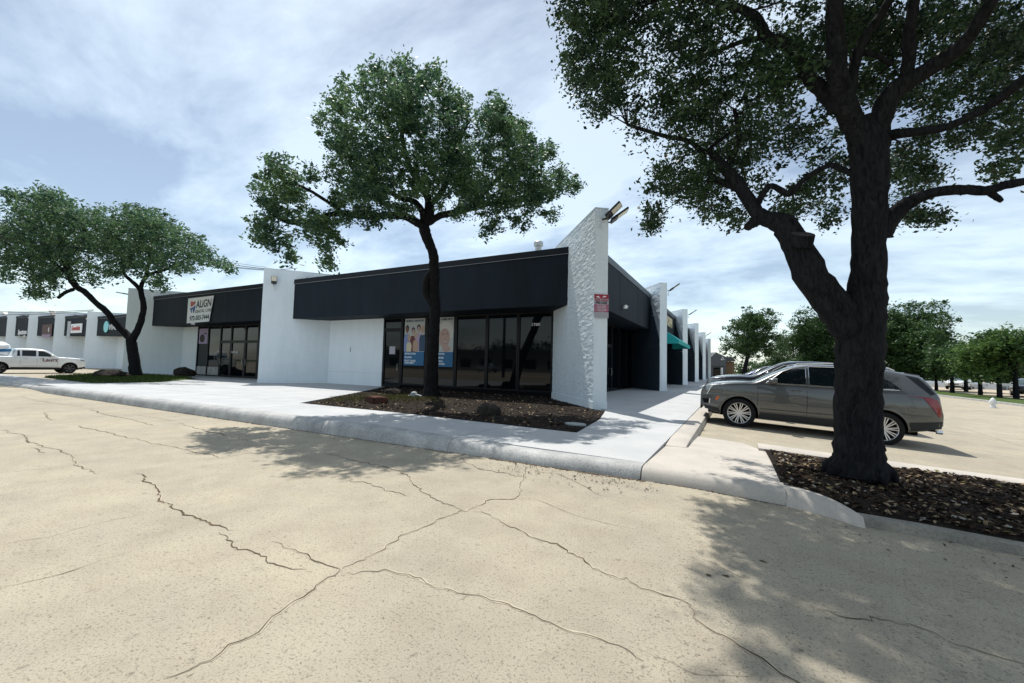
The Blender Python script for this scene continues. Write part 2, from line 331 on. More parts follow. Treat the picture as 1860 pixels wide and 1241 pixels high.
# pale corner slab and its kerb to the right of the walk
corner = slab_piece('corner_pavement', [(-1.06, 5.83), (.45, 5.75), (.45, 8.3), (.1, 9.3), (-.72, 9.6), (-.72, 7.6), (-1.06, 7.5)],
    lambda x, y: .155-max(0, (y-6.6))*.042+gz(x)*.6, M['slab'], None); corner['kind'] = 'structure'
kerb_piece(-1.06, .47, lambda q: KY+.0, None, m=M['slab'], hf=lambda q: .155+gz(q)*.6).name = 'corner_kerb'
bpy.data.objects['corner_kerb']['kind'] = 'structure'
# side kerb of the east walk: rises out of the ramp
b = MB(); prof = [(-1.06, .165), (-.80, .165), (-.74, .14), (-.71, .05), (-.70, -.3), (-1.06, -.3)]
ys_ = [7.55, 8.2, 9, 10, 12, 20, 40, 76]
for j, yy in enumerate(ys_):
    b.v += [(px, yy, pz if pz < 0 else min(pz, .118+.10*max(0, yy-7.55)-(.05 if pz < .1 and yy < 7.6 else 0))) for px, pz in prof]
for j in range(len(ys_)-1):
    for i in range(5): b.f.append((j*6+i, j*6+i+1, (j+1)*6+i+1, (j+1)*6+i)); b.mi.append(0)
b.f.append((0, 1, 2, 3, 4, 5)); b.mi.append(0)
b.build('side_kerb', M['slab'], None, smooth=True, angle=40, kind='structure')
# right bed: taper kerb, old kerb, back kerb
b = MB(); rows_ = []
for i in range(9):
    t = i/8; px = .47+t*.62; y0 = KY-.02-.28*t*t; h = (.155+gz(px)*.6)*(1-t**3)+(gz(px)+.082)*t**3
    b.v += [(px, y0, -.3), (px, y0, gz(px)-.005), (px, y0+.06, (h+gz(px))*.55 if t < 1 else gz(px)), (px, y0+.14, h-.005), (px, y0+.26-.1*t, h), (px, y0+.28-.1*t, -.3)]
for j in range(8):
    for i in range(5): b.f.append((j*6+i, j*6+i+1, (j+1)*6+i+1, (j+1)*6+i)); b.mi.append(0)
b.f.append((48, 49, 50, 51, 52, 53)); b.mi.append(0)
b.build('tapered_kerb', M['slab'], None, smooth=True, angle=60, kind='structure')
b = MB()
for i in range(13):
    px = 1.06+i*.6; y0 = 5.30-.0*i if i == 0 else 5.36+random.uniform(-.01, .01); g = gz(px)
    b.v += [(px, y0, -.7), (px, y0, g), (px, y0+.03, g+.075), (px, y0+.16, g+.085), (px, y0+.17, -.7)]
for j in range(12):
    for i in range(4): b.f.append((j*5+i, j*5+i+1, (j+1)*5+i+1, (j+1)*5+i)); b.mi.append(0)
b.f.append((0, 1, 2, 3, 4)); b.mi.append(0)
b.build('old_kerb', M['kerb2'], None, smooth=True, angle=40, kind='structure')
b = MB()
for i in range(15):
    px = .33+i*.7; g = gz(px)*.95
    b.v += [(px, 8.42, -.7), (px, 8.42, g+.13), (px, 8.46, g+.15), (px, 8.86, g+.15), (px, 8.90, g+.13), (px, 8.90, -.7)]
for j in range(14):
    for i in range(5): b.f.append((j*6+i, j*6+i+1, (j+1)*6+i+1, (j+1)*6+i)); b.mi.append(0)
b.f.append((0, 1, 2, 3, 4, 5)); b.mi.append(0)
b.build('back_kerb', M['slab'], None, smooth=True, angle=40, kind='structure')
# ---- beds
def bed(name, poly, zf, m, kind='structure', res=.35, amp=.03):
    xs = [p[0] for p in poly]; ys = [p[1] for p in poly]
    bm = bmesh.new(); vs = [bm.verts.new((p[0], p[1], 0)) for p in poly]; bm.faces.new(vs)
    for ax, lo, hi in ((0, min(xs), max(xs)), (1, min(ys), max(ys))):
        k = lo+res
        while k < hi:
            co = [0, 0, 0]; no = [0, 0, 0]; co[ax] = k; no[ax] = 1
            bmesh.ops.bisect_plane(bm, geom=bm.verts[:]+bm.edges[:]+bm.faces[:], plane_co=co, plane_no=no); k += res
    for v in bm.verts:
        e = 0 if v.is_boundary else random.uniform(0, amp)
        v.co.z = zf(v.co.x, v.co.y)+e
    for f in bm.faces: f.smooth = True
    me = bpy.data.meshes.new(name); bm.to_mesh(me); bm.free(); me.materials.append(m)
    return link(name, me, None, kind)
def inside(poly, x, y):
    c = False; n = len(poly)
    for i in range(n):
        x0, y0 = poly[i]; x1, y1 = poly[(i+1) % n]
        if (y0 > y) != (y1 > y) and x < (x1-x0)*(y-y0)/(y1-y0)+x0: c = not c
    return c
def scatter(name, poly, n, smin, smax, zf, mats, tilt=.6, elong=(1, 2.2), weights=None, dens=None, kind='stuff'):
    xs = [p[0] for p in poly]; ys = [p[1] for p in poly]; b = MB(); k = 0
    while k < n:
        x, y = random.uniform(min(xs), max(xs)), random.uniform(min(ys), max(ys))
        if not inside(poly, x, y) or (dens and random.random() > dens(x, y)): continue
        s = random.uniform(smin, smax); e = s*random.uniform(*elong); a = random.uniform(0, 6.28)
        u = Vector((math.cos(a), math.sin(a), random.uniform(-tilt, tilt))).normalized(); v = u.cross(Vector((random.uniform(-tilt, tilt), random.uniform(-tilt, tilt), 1))).normalized()
        c = Vector((x, y, zf(x, y)+s*.35))
        b.add([c-u*e*.5, c-v*s*.5+Vector((0, 0, s*.15)), c+u*e*.5, c+v*s*.5+Vector((0, 0, s*.15))], [(0, 1, 2), (0, 2, 3)], random.choices(range(len(mats)), weights)[0]); k += 1
    return b.build(name, mats, None, kind=kind)
zbed = lambda x, y: .15+.02*math.sin(x*1.3)*math.cos(y)
mb = bed('mulch_bed', [(-10.86, 7.72), (-2.72, 7.63), (-3.2, 11.9), (-3.9, 12.5), (-7.2, 16.06), (-16.1, 16.06)], lambda x, y: swalk(x, y)-.035+(.02 if 8.5 < y < 15 else 0), M['soil'])
P1 = [(-10.6, 7.8), (-2.8, 7.72), (-3.3, 11.8), (-4.1, 12.6), (-6.8, 15.9), (-15.6, 15.9)]
scatter('mulch_chips', P1, 9000, .02, .06, lambda x, y: swalk(x, y)-.02, [M['chip'], M['chip2'], M['kerb2']], weights=[8, 1.2, .3])
gr = bed('right_mulch_bed', [(.47, 5.76), (.98, 5.50), (8.6, 5.52), (9.5, 8.5), (.42, 8.45)], lambda x, y: min(.12, .085+max(0, y-5.55)*.12)+gz(x)*.98+.02*math.sin(x*2.1+y)*min(1, max(0, y-5.6)), M['soil'], res=.2, amp=.035)
P2 = [(.5, 5.8), (1.0, 5.54), (8.4, 5.55), (9, 8.4), (.5, 8.35)]
zr = lambda x, y: .012+min(.12, .085+max(0, y-5.55)*.12)+gz(x)*.98+.02*math.sin(x*2.1+y)*min(1, max(0, y-5.6))
scatter('bark_mulch', P2, 15000, .012, .05, zr, [M['chip'], M['chip2'], M['soil'], M['kerb2']], weights=[7, 1.3, 2, .5], dens=lambda x, y: 1 if x < 4 else .35)
scatter('fallen_leaves', P2, 260, .03, .06, lambda x, y: zr(x, y)+.015, [M['chip2'], M['weed']], tilt=.35, elong=(1.2, 1.8), weights=[4, 1])
scatter('leaf_litter', [(-12, 4.9), (2.2, 4.6), (2.2, 5.5), (-12, 5.47)], 170, .008, .024, lambda x, y: gz(x)+.004, [M['chip'], M['soil']], tilt=.3, dens=lambda x, y: 1 if (-3 < x < -.8 or x > .9) else .1)
GP = [(-33.2, 8.15), (-25.6, 7.85), (-25.0, 9.4), (-29.6, 13.66), (-38.5, 13.66), (-39.5, 12.9)]
gb = bed('grass_bed', [(-33.2, 8.05), (-25.3, 7.9), (-24.6, 9.4), (-29.4, 13.7), (-38.5, 13.7), (-39.8, 12.9)], lambda x, y: .15, M['grass'], res=.6, amp=.06)
def blades(name, poly, n, hmin, hmax, zf, m, dens=None, wd=.02):
    xs = [p[0] for p in poly]; ys = [p[1] for p in poly]; b = MB(); k = 0
    while k < n:
        x, y = random.uniform(min(xs), max(xs)), random.uniform(min(ys), max(ys))
        if not inside(poly, x, y) or (dens and random.random() > dens(x, y)): continue
        a = random.uniform(0, 6.28); h = random.uniform(hmin, hmax); c = Vector((x, y, zf(x, y))); s = Vector((math.cos(a), math.sin(a), 0))*wd
        l = Vector((random.uniform(-.5, .5), random.uniform(-.5, .5), 1))*h
        b.add([c-s, c+s, c+l], [(0, 1, 2)]); k += 1
    return b.build(name, m, None, kind='stuff')
blades('grass_blades', GP, 9000, .06, .2, lambda x, y: .15, M['grass'], wd=.03)
blades('weeds', [(-13.5, 12.4), (-10.7, 8.0), (-7.8, 8.4), (-8.6, 12.4)], 2200, .04, .15, lambda x, y: swalk(x, y)-.03, M['weed'], wd=.016,
       dens=lambda x, y: math.exp(-((x+10.6)**2+(y-11.0)**2)/1.6)+.35*math.exp(-((x+11)**2/1+(y-9.3)**2/.8)))
# ---- cracks in the lot
def crack(pts, ox, oy, sc_, wid=.008, m='crack', z=.004, zp=0):
    P = [atz(ox+a/sc_, oy+c/sc_, zp) for a, c in pts]; P = [Vector((p.x, p.y)) for p in P]; Q = []
    for a, c in zip(P[:-1], P[1:]):
        L_ = (c-a).length; n = max(2, int(L_/.04)); t = (c-a)/max(L_, 1e-6); nn = Vector((-t.y, t.x))
        if n > 400: n = 400
        off = 0
        for i in range(n):
            off = off*.8+random.gauss(0, .0125 if m == 'crack' else .004); fade = math.sin(math.pi*i/n)
            Q.append(a.lerp(c, i/n)+nn*off*min(1, fade*2+.2)+t*random.uniform(-.008, .008))
    Q.append(P[-1]); b = MB(); n = len(Q); L_ = []; Rr = []
    wv = wid
    for i in range(n):
        t = (Q[min(i+1, n-1)]-Q[max(i-1, 0)]); t = t.normalized() if t.length > 1e-6 else Vector((1, 0)); nn = Vector((-t.y, t.x))
        wv = max(wid*.45, min(wid*1.9, wv+random.gauss(0, wid*.3))); e = min(1, i/6, (n-1-i)/6)
        wa = wv*.5*e*random.uniform(.45, 1.35)+.0008
        L_.append(Q[i]+nn*wa); Rr.append(Q[i]-nn*wa)
    vs = [(p.x, p.y, gz(p.x)+z) for p in L_]+[(p.x, p.y, gz(p.x)+z) for p in Rr]
    b.add(vs, [(i, i+1, n+i+1, n+i) for i in range(n-1)])
    cr_ = b.build('crack', M[m], lot)
    if m == 'crack':                    # crumbled, dusty margin of the crack
        h = MB(); hw = [random.uniform(.004, .026) for _ in Q]; hw = [(hw[max(0, i-1)]+hw[i]+hw[min(n-1, i+1)])/3*min(1, i/8+.05, (n-1-i)/8+.05) for i in range(n)]
        T_ = [((Q[min(i+1, n-1)]-Q[max(i-1, 0)]).normalized() if (Q[min(i+1, n-1)]-Q[max(i-1, 0)]).length > 1e-6 else Vector((1, 0))) for i in range(n)]
        N_ = [Vector((-t.y, t.x)) for t in T_]
        L2 = [q+k*w_ for q, k, w_ in zip(Q, N_, hw)]; R2 = [q-k*w_*random.uniform(.3, 1) for q, k, w_ in zip(Q, N_, hw)]
        h.add([(p.x, p.y, gz(p.x)+.002) for p in L2]+[(p.x, p.y, gz(p.x)+.002) for p in R2], [(i, i+1, n+i+1, n+i) for i in range(n-1)]); h.build('crack_margin', M['margin'], cr_)
    return cr_
Z6 = (560, 700, 2.657); Z5 = (0, 640, 2.657); Z4 = (1160, 780, 2.657)
for pts, zz, wd, mm in [
 ([(160,890),(270,845),(390,765),(480,715),(560,685),(620,650),(740,605),(770,608),(830,580),(910,550),(1000,545),(1035,510),(1020,480),(1035,450),(1050,390)], Z6, .011, 'crack'),
 ([(160,890),(90,930),(40,965),(0,1005),(-90,1060),(-220,1170),(-420,1290),(-700,1420)], Z6, .010, 'crack'),
 ([(80,325),(200,360),(340,385),(440,415),(500,465),(590,540),(650,572),(740,605)], Z6, .012, 'crack'),
 ([(800,608),(840,612),(930,660),(1000,690),(1060,727),(1200,765),(1250,810),(1330,850),(1370,885),(1540,930),(1650,990),(1760,1020),(1860,1060)], Z6, .011, 'crack'),
 ([(240,840),(300,920),(460,1000),(540,1050),(650,1120),(720,1160),(860,1215),(980,1260)], Z4, .009, 'crack'),
 ([(190,905),(370,890),(540,930),(700,995),(850,1025),(960,1055),(1100,1115),(1280,1195),(1500,1260),(1620,1330)], Z6, .008, 'crack'),
 ([(195,440),(205,465),(290,475),(370,510),(490,535)], Z6, .009, 'crack'),
 ([(1000,545),(1100,550),(1180,585),(1280,625),(1430,665),(1600,700)], Z6, .005, 'joint'),
 ([(730,350),(800,390),(850,410),(900,418),(1000,440),(1060,442)], Z6, .012, 'crack'),
 ([(1050,390),(1120,420),(1200,425),(1300,470),(1400,530),(1530,550)], Z6, .006, 'joint'),
 ([(0,375),(100,395),(130,420),(190,450),(280,470),(350,510),(375,550),(440,565),(490,585)], Z5, .013, 'crack'),
 ([(160,462),(215,487)], Z5, .016, 'crack'),
 ([(655,585),(700,600),(690,625),(750,650),(775,690),(765,720),(830,750),(940,795),(1020,830),(1130,860)], Z5, .014, 'crack'),
 ([(1060,870),(1130,915),(1150,955),(1230,970),(1320,1020),(1480,1050)], Z5, .009, 'crack'),
 ([(1310,915),(1400,950),(1500,1000),(1580,1030),(1645,1050)], Z5, .010, 'crack'),
 ([(-60,590),(340,550)], Z5, .006, 'joint'), ([(-60,660),(480,590)], Z5, .006, 'joint'),
 ([(-60,940),(220,895),(500,820),(800,760)], Z5, .006, 'joint'), ([(-60,1150),(150,1105),(300,1070),(500,1000),(640,960)], Z5, .006, 'joint'),
 ([(490,585),(655,575),(740,560),(900,530),(1060,512),(1400,450),(1700,380)], Z5, .006, 'joint'),
 ([(-40,350),(300,320),(640,300),(860,335)], Z5, .007, 'joint'),
 ([(380,355),(440,370),(530,390),(615,415),(655,415),(730,440),(860,460),(940,485),(1060,510)], Z5, .012, 'crack'),
 ([(860,340),(960,370),(1070,395),(1200,430)], Z5, .012, 'crack'),
 ([(430,275),(500,300),(640,325),(740,355)], Z5, .013, 'crack'), ([(215,290),(230,320),(260,330)], Z5, .014, 'crack'),
 ([(100,215),(180,235),(400,265)], Z5, .01, 'crack'),
 ([(870,830),(1050,870),(1120,855),(1300,880),(1480,945),(1700,1010),(1900,1060)], Z4, .009, 'crack'),
 ([(0,1055),(150,1110),(280,1165),(560,1160)], Z4, .004, 'joint'), ([(300,620),(400,655),(540,700)], Z4, .007, 'crack'),
]: crack(pts, *zz, wid=wd*(.62 if mm == 'crack' else .7), m=mm)
def ribbon(name, P, wid, m, z=.0048, par=None):
    b = MB(); n = len(P); w_ = [max(.1, random.gauss(1, .5)) for _ in P]
    vs = [(p[0], p[1]-wid*.5*k, gz(p[0])+z) for p, k in zip(P, w_)]+[(p[0], p[1]+wid*.5, gz(p[0])+z) for p in P]
    b.add(vs, [(i, i+1, n+i+1, n+i) for i in range(n-1)]); return b.build(name, m, par or lot)
for x0, x1, wd in ((-21, -14.3, .03), (-13.9, -9, .05), (-8.4, -3.4, .035), (-3.3, -1.0, .09), (-.9, .5, .03)):
    ribbon('gutter_dirt', [(x0+(x1-x0)*i/90, KY+.005) for i in range(91)], wd, M['crack'])
for pts in ([(0, 590), (120, 655), (260, 665), (420, 705), (700, 745)], [(780, 930), (1000, 970), (1300, 1060), (1860, 1240)]):
    crack(pts, 1600, 640, 7.15, wid=.02, m='joint', zp=-.36)
# dirt bits along the broken edge below the kerb
scatter('gravel_bits', [(-3.2, 4.95), (-.85, 5.05), (-.85, 5.45), (-3.2, 5.45)], 260, .006, .022, lambda x, y: .003, [M['soil'], M['kerb2']], tilt=.4, dens=lambda x, y: .25+.75*(abs(math.sin(x*3.1)) > .6))
for i, (px, py) in enumerate(((1385, 1012), (1318, 1041), (1287, 1041))):   # oil spots
    c = atz(px, py, 0); b = MB(); n = 14
    b.add([(c.x+.022*math.cos(k*6.283/n)*(1+random.uniform(-.3, .3)), c.y+.014*math.sin(k*6.283/n)*(1+random.uniform(-.3, .3)), gz(c.x)+.0045) for k in range(n)], [tuple(range(n))]); b.build('oil_spot', M['crack'], lot)
# far grass median and road edge
sheet('median_grass', [16.4, 19, 22], [20, 40, 60, 90, 220], lambda x, y: -0.42+.12*(1 if 18 < x < 20 else 0), M['grass'])
b = MB(); b.box(16.15, 18, -.7, 16.42, 220, -.30); b.build('median_kerb', M['kerb'], None, kind='structure')
# ================================================================ BUILDINGS
H = 6.365; ZF0, ZF1 = 3.71, 5.9
FD = Vector((-.616, .788, 0)); FT = Vector((.788, .616, 0))      # fins of the east side and the corner: inward direction, thickness direction
FDL = Vector((.616, .788, 0)); FTL = Vector((-.788, .616, 0))    # fins of the street front (mirrored)
def fin(parent, corner, d, t, ln, bricks=None, th=.43, plinth=True, h=H):
    """corner = the outer corner at one side of the end face, t = thickness direction"""
    c = Vector((corner[0], corner[1], 0)); b = MB()
    b.prism([c[:2], (c+t*th)[:2], (c+t*th+d*ln)[:2], (c+d*ln)[:2]], .0, h)
    f = b.build('fin_wall', M['white'], parent)
    b = MB(); e = .018
    b.obox(c-t*e-d*e, d, t, (0, 0, 1), 0, 0, 0, ln, th+2*e, .37)
    b.build('plinth', M['white'], f)
    b = MB(); b.obox(c-t*.012-d*.012, d, t, (0, 0, 1), 0, 0, 0, ln, th+.024, .03); me = b.build('coping', M['white'], f)
    me.location.z = h+.001
    return f
def brickface(parent, o, u, n, ln, z0, z1, ch=.074, bl=.205, j=.009, dmin=.003, dmax=.017, chance=1.0):
    b = MB(); z = z0; r = 0
    while z < z1-ch:
        x = -(bl/2 if r % 2 else 0)
        while x < ln:
            x0, x1 = max(0, x), min(ln, x+bl-j)
            if x1-x0 > .03:
                d = random.uniform(dmin, dmax); tz = random.uniform(-.004, .004)
                vs = [Vector(o)+u*a+Vector((0, 0, zz)) for a, zz in ((x0, z), (x1, z), (x1, z+ch-j), (x0, z+ch-j))]
                fr = [v+n*(d+(tz if k < 2 else -tz)) for k, v in enumerate(vs)]
                bk = [v-n*.002 for v in vs]
                b.add(bk+fr, [(4, 5, 6, 7), (0, 1, 5, 4), (1, 2, 6, 5), (2, 3, 7, 6), (3, 0, 4, 7)])
            x += bl
        z += ch; r += 1
    return b.build('brick_relief', M['white'], parent, kind='stuff')
def window(parent, o, u, n, w_, z0, z1, fr=.06, name='window', glass='glass', dep=.05):
    """pane with a frame as its child; o = lower left at z=0"""
    o = Vector(o); b = MB(); b.obox(o, u, (0, 0, 1), n, fr*.8, z0+fr*.8, -.02, w_-fr*.8, z1-fr*.8, 0); p = b.build(name, M[glass], parent)
    b = MB()
    b.obox(o, u, (0, 0, 1), n, 0, z0, -.04, fr, z1, dep); b.obox(o, u, (0, 0, 1), n, w_-fr, z0, -.04, w_, z1, dep)
    b.obox(o, u, (0, 0, 1), n, fr, z0, -.04, w_-fr, z0+fr, dep-.003); b.obox(o, u, (0, 0, 1), n, fr, z1-fr, -.04, w_-fr, z1, dep-.003)
    b.build('frame', M['black'], p); return p
def door(parent, o, u, n, w_, z0, z1, hside=1):
    p = window(parent, o, u, n, w_, z0, z1, fr=.11, name='door')
    b = MB(); hx = w_-.2 if hside > 0 else .2; o = Vector(o); n = Vector(n); u = Vector(u)
    q = o+u*hx+Vector((0, 0, 0)); b.tube([q+n*.03+Vector((0, 0, z0+.85)), q+n*.09+Vector((0, 0, z0+.87)), q+n*.09+Vector((0, 0, z0+1.2)), q+n*.03+Vector((0, 0, z0+1.22))], .014, 6)
    b.build('handle', M['steel'], p); return p
def fascia(parent, axis, a0, a1, pos, seams=(), side=1, capm='capd', trim=True, depth=1.0, ZF0=ZF0, ZF1=ZF1):
    b = MB()
    def bx(mb, p0, p1, q0, q1, z0, z1):
        if axis == 'X': mb.box(p0, q0, z0, p1, q1, z1)
        else: mb.box(q0, p0, z0, q1, p1, z1)
    s = side                              # +1: front face at lower coordinate
    bx(b, a0, a1, pos, pos+s*depth, ZF0, ZF1-.27)
    f = b.build('fascia', M['dark'], parent)
    b = MB(); bx(b, a0, a1, pos-s*.03, pos+s*depth, ZF1-.268, ZF1); b.build('cap', M[capm], f)
    if trim:
        b = MB(); bx(b, a0, a1, pos-s*.042, pos-s*.031, ZF1-.268, ZF1-.252); b.build('drip_edge', M['trim'], f)
    for q in seams: b = MB(); bx(b, q-.008, q+.008, pos-s*.006, pos+.0, ZF0+.01, ZF1-.28); b.build('seam', M['capd'], f)
    return f
WU = Vector((1, 0, 0)); WN = Vector((0, -1, 0))
# ---------------- building on the corner
B1 = thing('commercial_building', 'white and charcoal single storey commercial building with diagonal brick fin walls', 'building', (-20, 30, 0))
YW = 16.08; FZ = .16
f1 = fin(B1, (-3.83, 12.43), FD, FT, 5.6)
brickface(f1, Vector((-3.83, 12.43, 0)), FD, -FT, 5.6, .40, H, ch=.086, bl=.26, dmin=.002, dmax=.010)
fr_ = []
for Y in (25.3, 37.0, 48.49, 60.16, 72.66):
    fr_.append(fin(B1, (-3.49-.788*.43, Y-.616*.43), FD, FT, 4.6))
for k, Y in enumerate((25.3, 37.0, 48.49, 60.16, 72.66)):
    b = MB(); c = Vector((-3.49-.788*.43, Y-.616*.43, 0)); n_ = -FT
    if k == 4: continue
    pts = [(.012, 0), (.012, 3.1), (1.30, 5.86), (4.5, 5.86), (4.5, 0)]  # slate overlay; its slanted outline draws the shade edge into the colour
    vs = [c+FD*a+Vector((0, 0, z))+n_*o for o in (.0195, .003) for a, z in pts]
    b.add(vs, [tuple(range(5)), tuple(range(5, 10))[::-1]]+[(i, (i+1) % 5, 5+(i+1) % 5, 5+i) for i in range(5)]); b.build('slate_shade_panel', M['slate'], fr_[k])
for k in range(3): brickface(fr_[k], Vector((-3.49-.788*.43, (25.3, 37.0, 48.49)[k]-.616*.43, 0)), FD, -FT, 1.6, 2.6, H, ch=.14, bl=.3, dmax=.018)
f2 = fin(B1, (-22.56, 13.38), FDL, FTL, 4.6); fA = fin(B1, (-38.98, 13.38), FDL, FTL, 4.6)
# fine course lines of the painted brick on the shaded faces
for f_, c_ in ((f2, (-22.56, 13.38)), (fA, (-38.98, 13.38))):
    brickface(f_, Vector((c_[0], c_[1], 0)), FDL, -FTL, 3.4, .40, H, ch=.22, bl=.8, j=.006, dmin=.001, dmax=.004)
brickface(f1, Vector((-3.83, 12.43, 0)), FT, -FD, .43, .40, H, dmin=.001, dmax=.003, bl=.43, ch=.15, j=.006)
# street front fascias, soffits, walls
fascia(B1, 'X', -21.75, -4.9, 14.57, seams=(-16.34, -11.44))
fascia(B1, 'X', -38.4, -22.9, 14.57, seams=(-33.6, -28.2))
for a0, a1 in ((-21.7, -4.95), (-38.35, -22.95)):
    b = MB(); b.box(a0, 14.60, ZF0+.012, a1, 16.3, ZF0+.10); b.build('soffit', M['dark'], B1)
def wallx(x0, x1, z0=0, z1=3.74, yy=YW, parent=B1, m='wall', th=.2):
    b = MB(); b.box(x0, yy, z0, x1, yy+th, z1); wl = b.build('wall', M[m], parent)
    if m == 'wall':
        b = MB(); b.box(x0, yy-.004, .84, x1-.001, yy-.0005, .848); b.build('joint_line', M['shopw'], wl)
    return wl
wallx(-20.9, -16.30); wallx(-38.0, -34.82)
b = MB(); b.box(-16.28, YW+.06, 0, -6.3, YW+.25, .31); b.build('base_wall', M['rimd'], B1)
door(B1, (-16.28, YW+.05, 0), WU, WN, 1.27, FZ, 3.12)
window(B1, (-16.28, YW+.05, 0), WU, WN, 1.27, 3.13, 3.72, name='transom')
for x0, x1 in ((-15.0, -13.42), (-13.41, -11.66), (-11.65, -9.94), (-9.93, -8.34), (-8.33, -6.72)):
    window(B1, (x0, YW+.05, 0), WU, WN, x1-x0, .31, 3.72, fr=.07)
b = MB(); b.box(-6.72, YW+.02, .2, -6.655, YW+.3, 3.74); b.build('jamb', M['black'], B1)
# entrance of the left bay: sidelights, pairs of doors
window(B1, (-34.80, YW+.05, 0), WU, WN, 1.45, .17, 3.72)
for x0, x1 in ((-33.34, -31.75),): window(B1, (x0, YW+.05, 0), WU, WN, x1-x0, .17, 3.72)
for i, (x0, x1) in enumerate(((-31.74, -30.42), (-30.41, -28.75), (-28.74, -27.3), (-27.29, -25.9), (-25.89, -24.5))):
    door(B1, (x0, YW+.05, 0), WU, WN, x1-x0, .17, 2.6, hside=1 if i % 2 else -1)
    window(B1, (x0, YW+.05, 0), WU, WN, x1-x0, 2.61, 3.72, name='transom')
wallx(-24.49, -22.2, m='wall')
b = MB()
for x0, x1 in ((-34.72, -33.42), (-33.26, -31.83)): b.box(x0, YW+.04, .25, x1, YW+.048, .82)
b.build('kick_panel', M['kerb'], B1)
# east side: one recessed shopfront per bay
EU = Vector((0, 1, 0)); EN = Vector((1, 0, 0)); XW = -5.95
Ys = [12.9, 25.3, 37.0, 48.49, 60.16, 72.66]
for k in range(5):
    y0 = Ys[k]+2.55; y1 = Ys[k+1]+2.4
    if k == 0: y0 = 15.55
    fascia(B1, 'Y', Ys[k]+(1.0 if k == 0 else 1.15), Ys[k+1]+1.45, -4.5, side=-1, depth=.4, capm='cap', trim=False, seams=(Ys[k]+5.4, Ys[k]+9.2))
    b = MB(); b.box(XW-.3, Ys[k]+(2.1 if k == 0 else 1.4), ZF0+.03, -4.53, Ys[k+1]+2.6, ZF0+.11); b.build('soffit', M['dark'], B1)
    n = 7; ww = (y1-y0)/n
    for i in range(n):
        if i == 3: door(B1, (XW, y0+i*ww, 0), EU, EN, ww-.01, .17, 2.6); window(B1, (XW, y0+i*ww, 0), EU, EN, ww-.01, 2.61, 3.72, name='transom')
        else: window(B1, (XW, y0+i*ww, 0), EU, EN, ww-.01, .17, 3.72)
b = MB(); b.box(-35.5, YW-.05, .35, -35.36, YW-.001, .52); b.build('outlet_box', M['lampb'], B1)
b = MB(); b.box(-18.72, YW-.012, 1.95, -18.69, YW-.001, 2.2); b.build('wall_mark', M['lampb'], B1)
# core and roof
b = MB(); b.box(-37.0, YW+.35, 0, XW-.35, 76.0, 5.45); b.build('core', M['dark'], B1)
b = MB(); b.box(-38.2, 15.55, 5.46, -5.45, 76.2, 5.5); b.build('roof', M['roof'], B1)
p = aty(978, 444, 19.0); b = MB()
b.lathe([(0.16, 5.4), (0.16, p.z-.12), (.17, p.z-.12), (.24, p.z-.10), (.24, p.z+.1), (.2, p.z+.14), (0.001, p.z+.15)], (p.x, 19.0, 0), seg=16); b.build('roof_vent', M['steel'], B1, smooth=True)
put_local(B1)
# ---------------- white block with the raised flashing at the fascia end
# ---------------- building further along the street
B2 = thing('commercial_building', 'far white and charcoal shop row with four fin walls behind the pickup truck', 'building', (-80, 22, 0))
Y2 = 18.6; dY = Y2-13.38
def xat(px, Y):
    v = RM.to_3x3() @ Vector(((px-930)/F, (620.5-620)/F, -1)); return v.x/v.y*Y
X2 = [xat(154.5, Y2), xat(96.5, Y2), xat(48.5, Y2), xat(9.5, Y2), xat(-24, Y2)]
H2 = [6.33, 6.72, 7.1, 7.5, 7.8]; A2 = [3.65, 3.78, 3.9, 4.02, 4.1]; T2 = [5.83, 6.19, 6.52, 6.85, 7.1]
for x, h_ in zip(X2, H2): fin(B2, (x, Y2), FDL, FTL, 4.4, h=h_)
dF = dY-.46
edges = [-50.5]+X2
for k in range(5):
    xr, xl = edges[k], edges[k+1]
    fascia(B2, 'X', xl+.50, xr-.3, 14.57+dF, ZF0=A2[k], ZF1=T2[k])
    b = MB(); b.box(xl+.55, 14.6+dF, A2[k]+.012, xr-.35, 16.3+dF, A2[k]+.1); b.build('soffit', M['dark'], B2)
    wallx(xl+1.5, xl+5.4, yy=YW+dF, parent=B2, z1=A2[k]+.03)
    n = 4; x0 = xl+5.42; ww = (xr-.1-x0)/n
    for i in range(n):
        window(B2, (x0+i*ww, YW+dF+.05, 0), WU, WN, ww-.01, .1, A2[k]+.01, fr=.08)
b = MB(); b.box(X2[4], YW+dY+.35, 0, -50.2, 60, 5.45); b.build('core', M['dark'], B2)
b = MB(); b.box(-50.45, 14.9+dY, 0, -50.2, 60, 5.6); b.build('end_wall', M['wall'], B2)
put_local(B2)
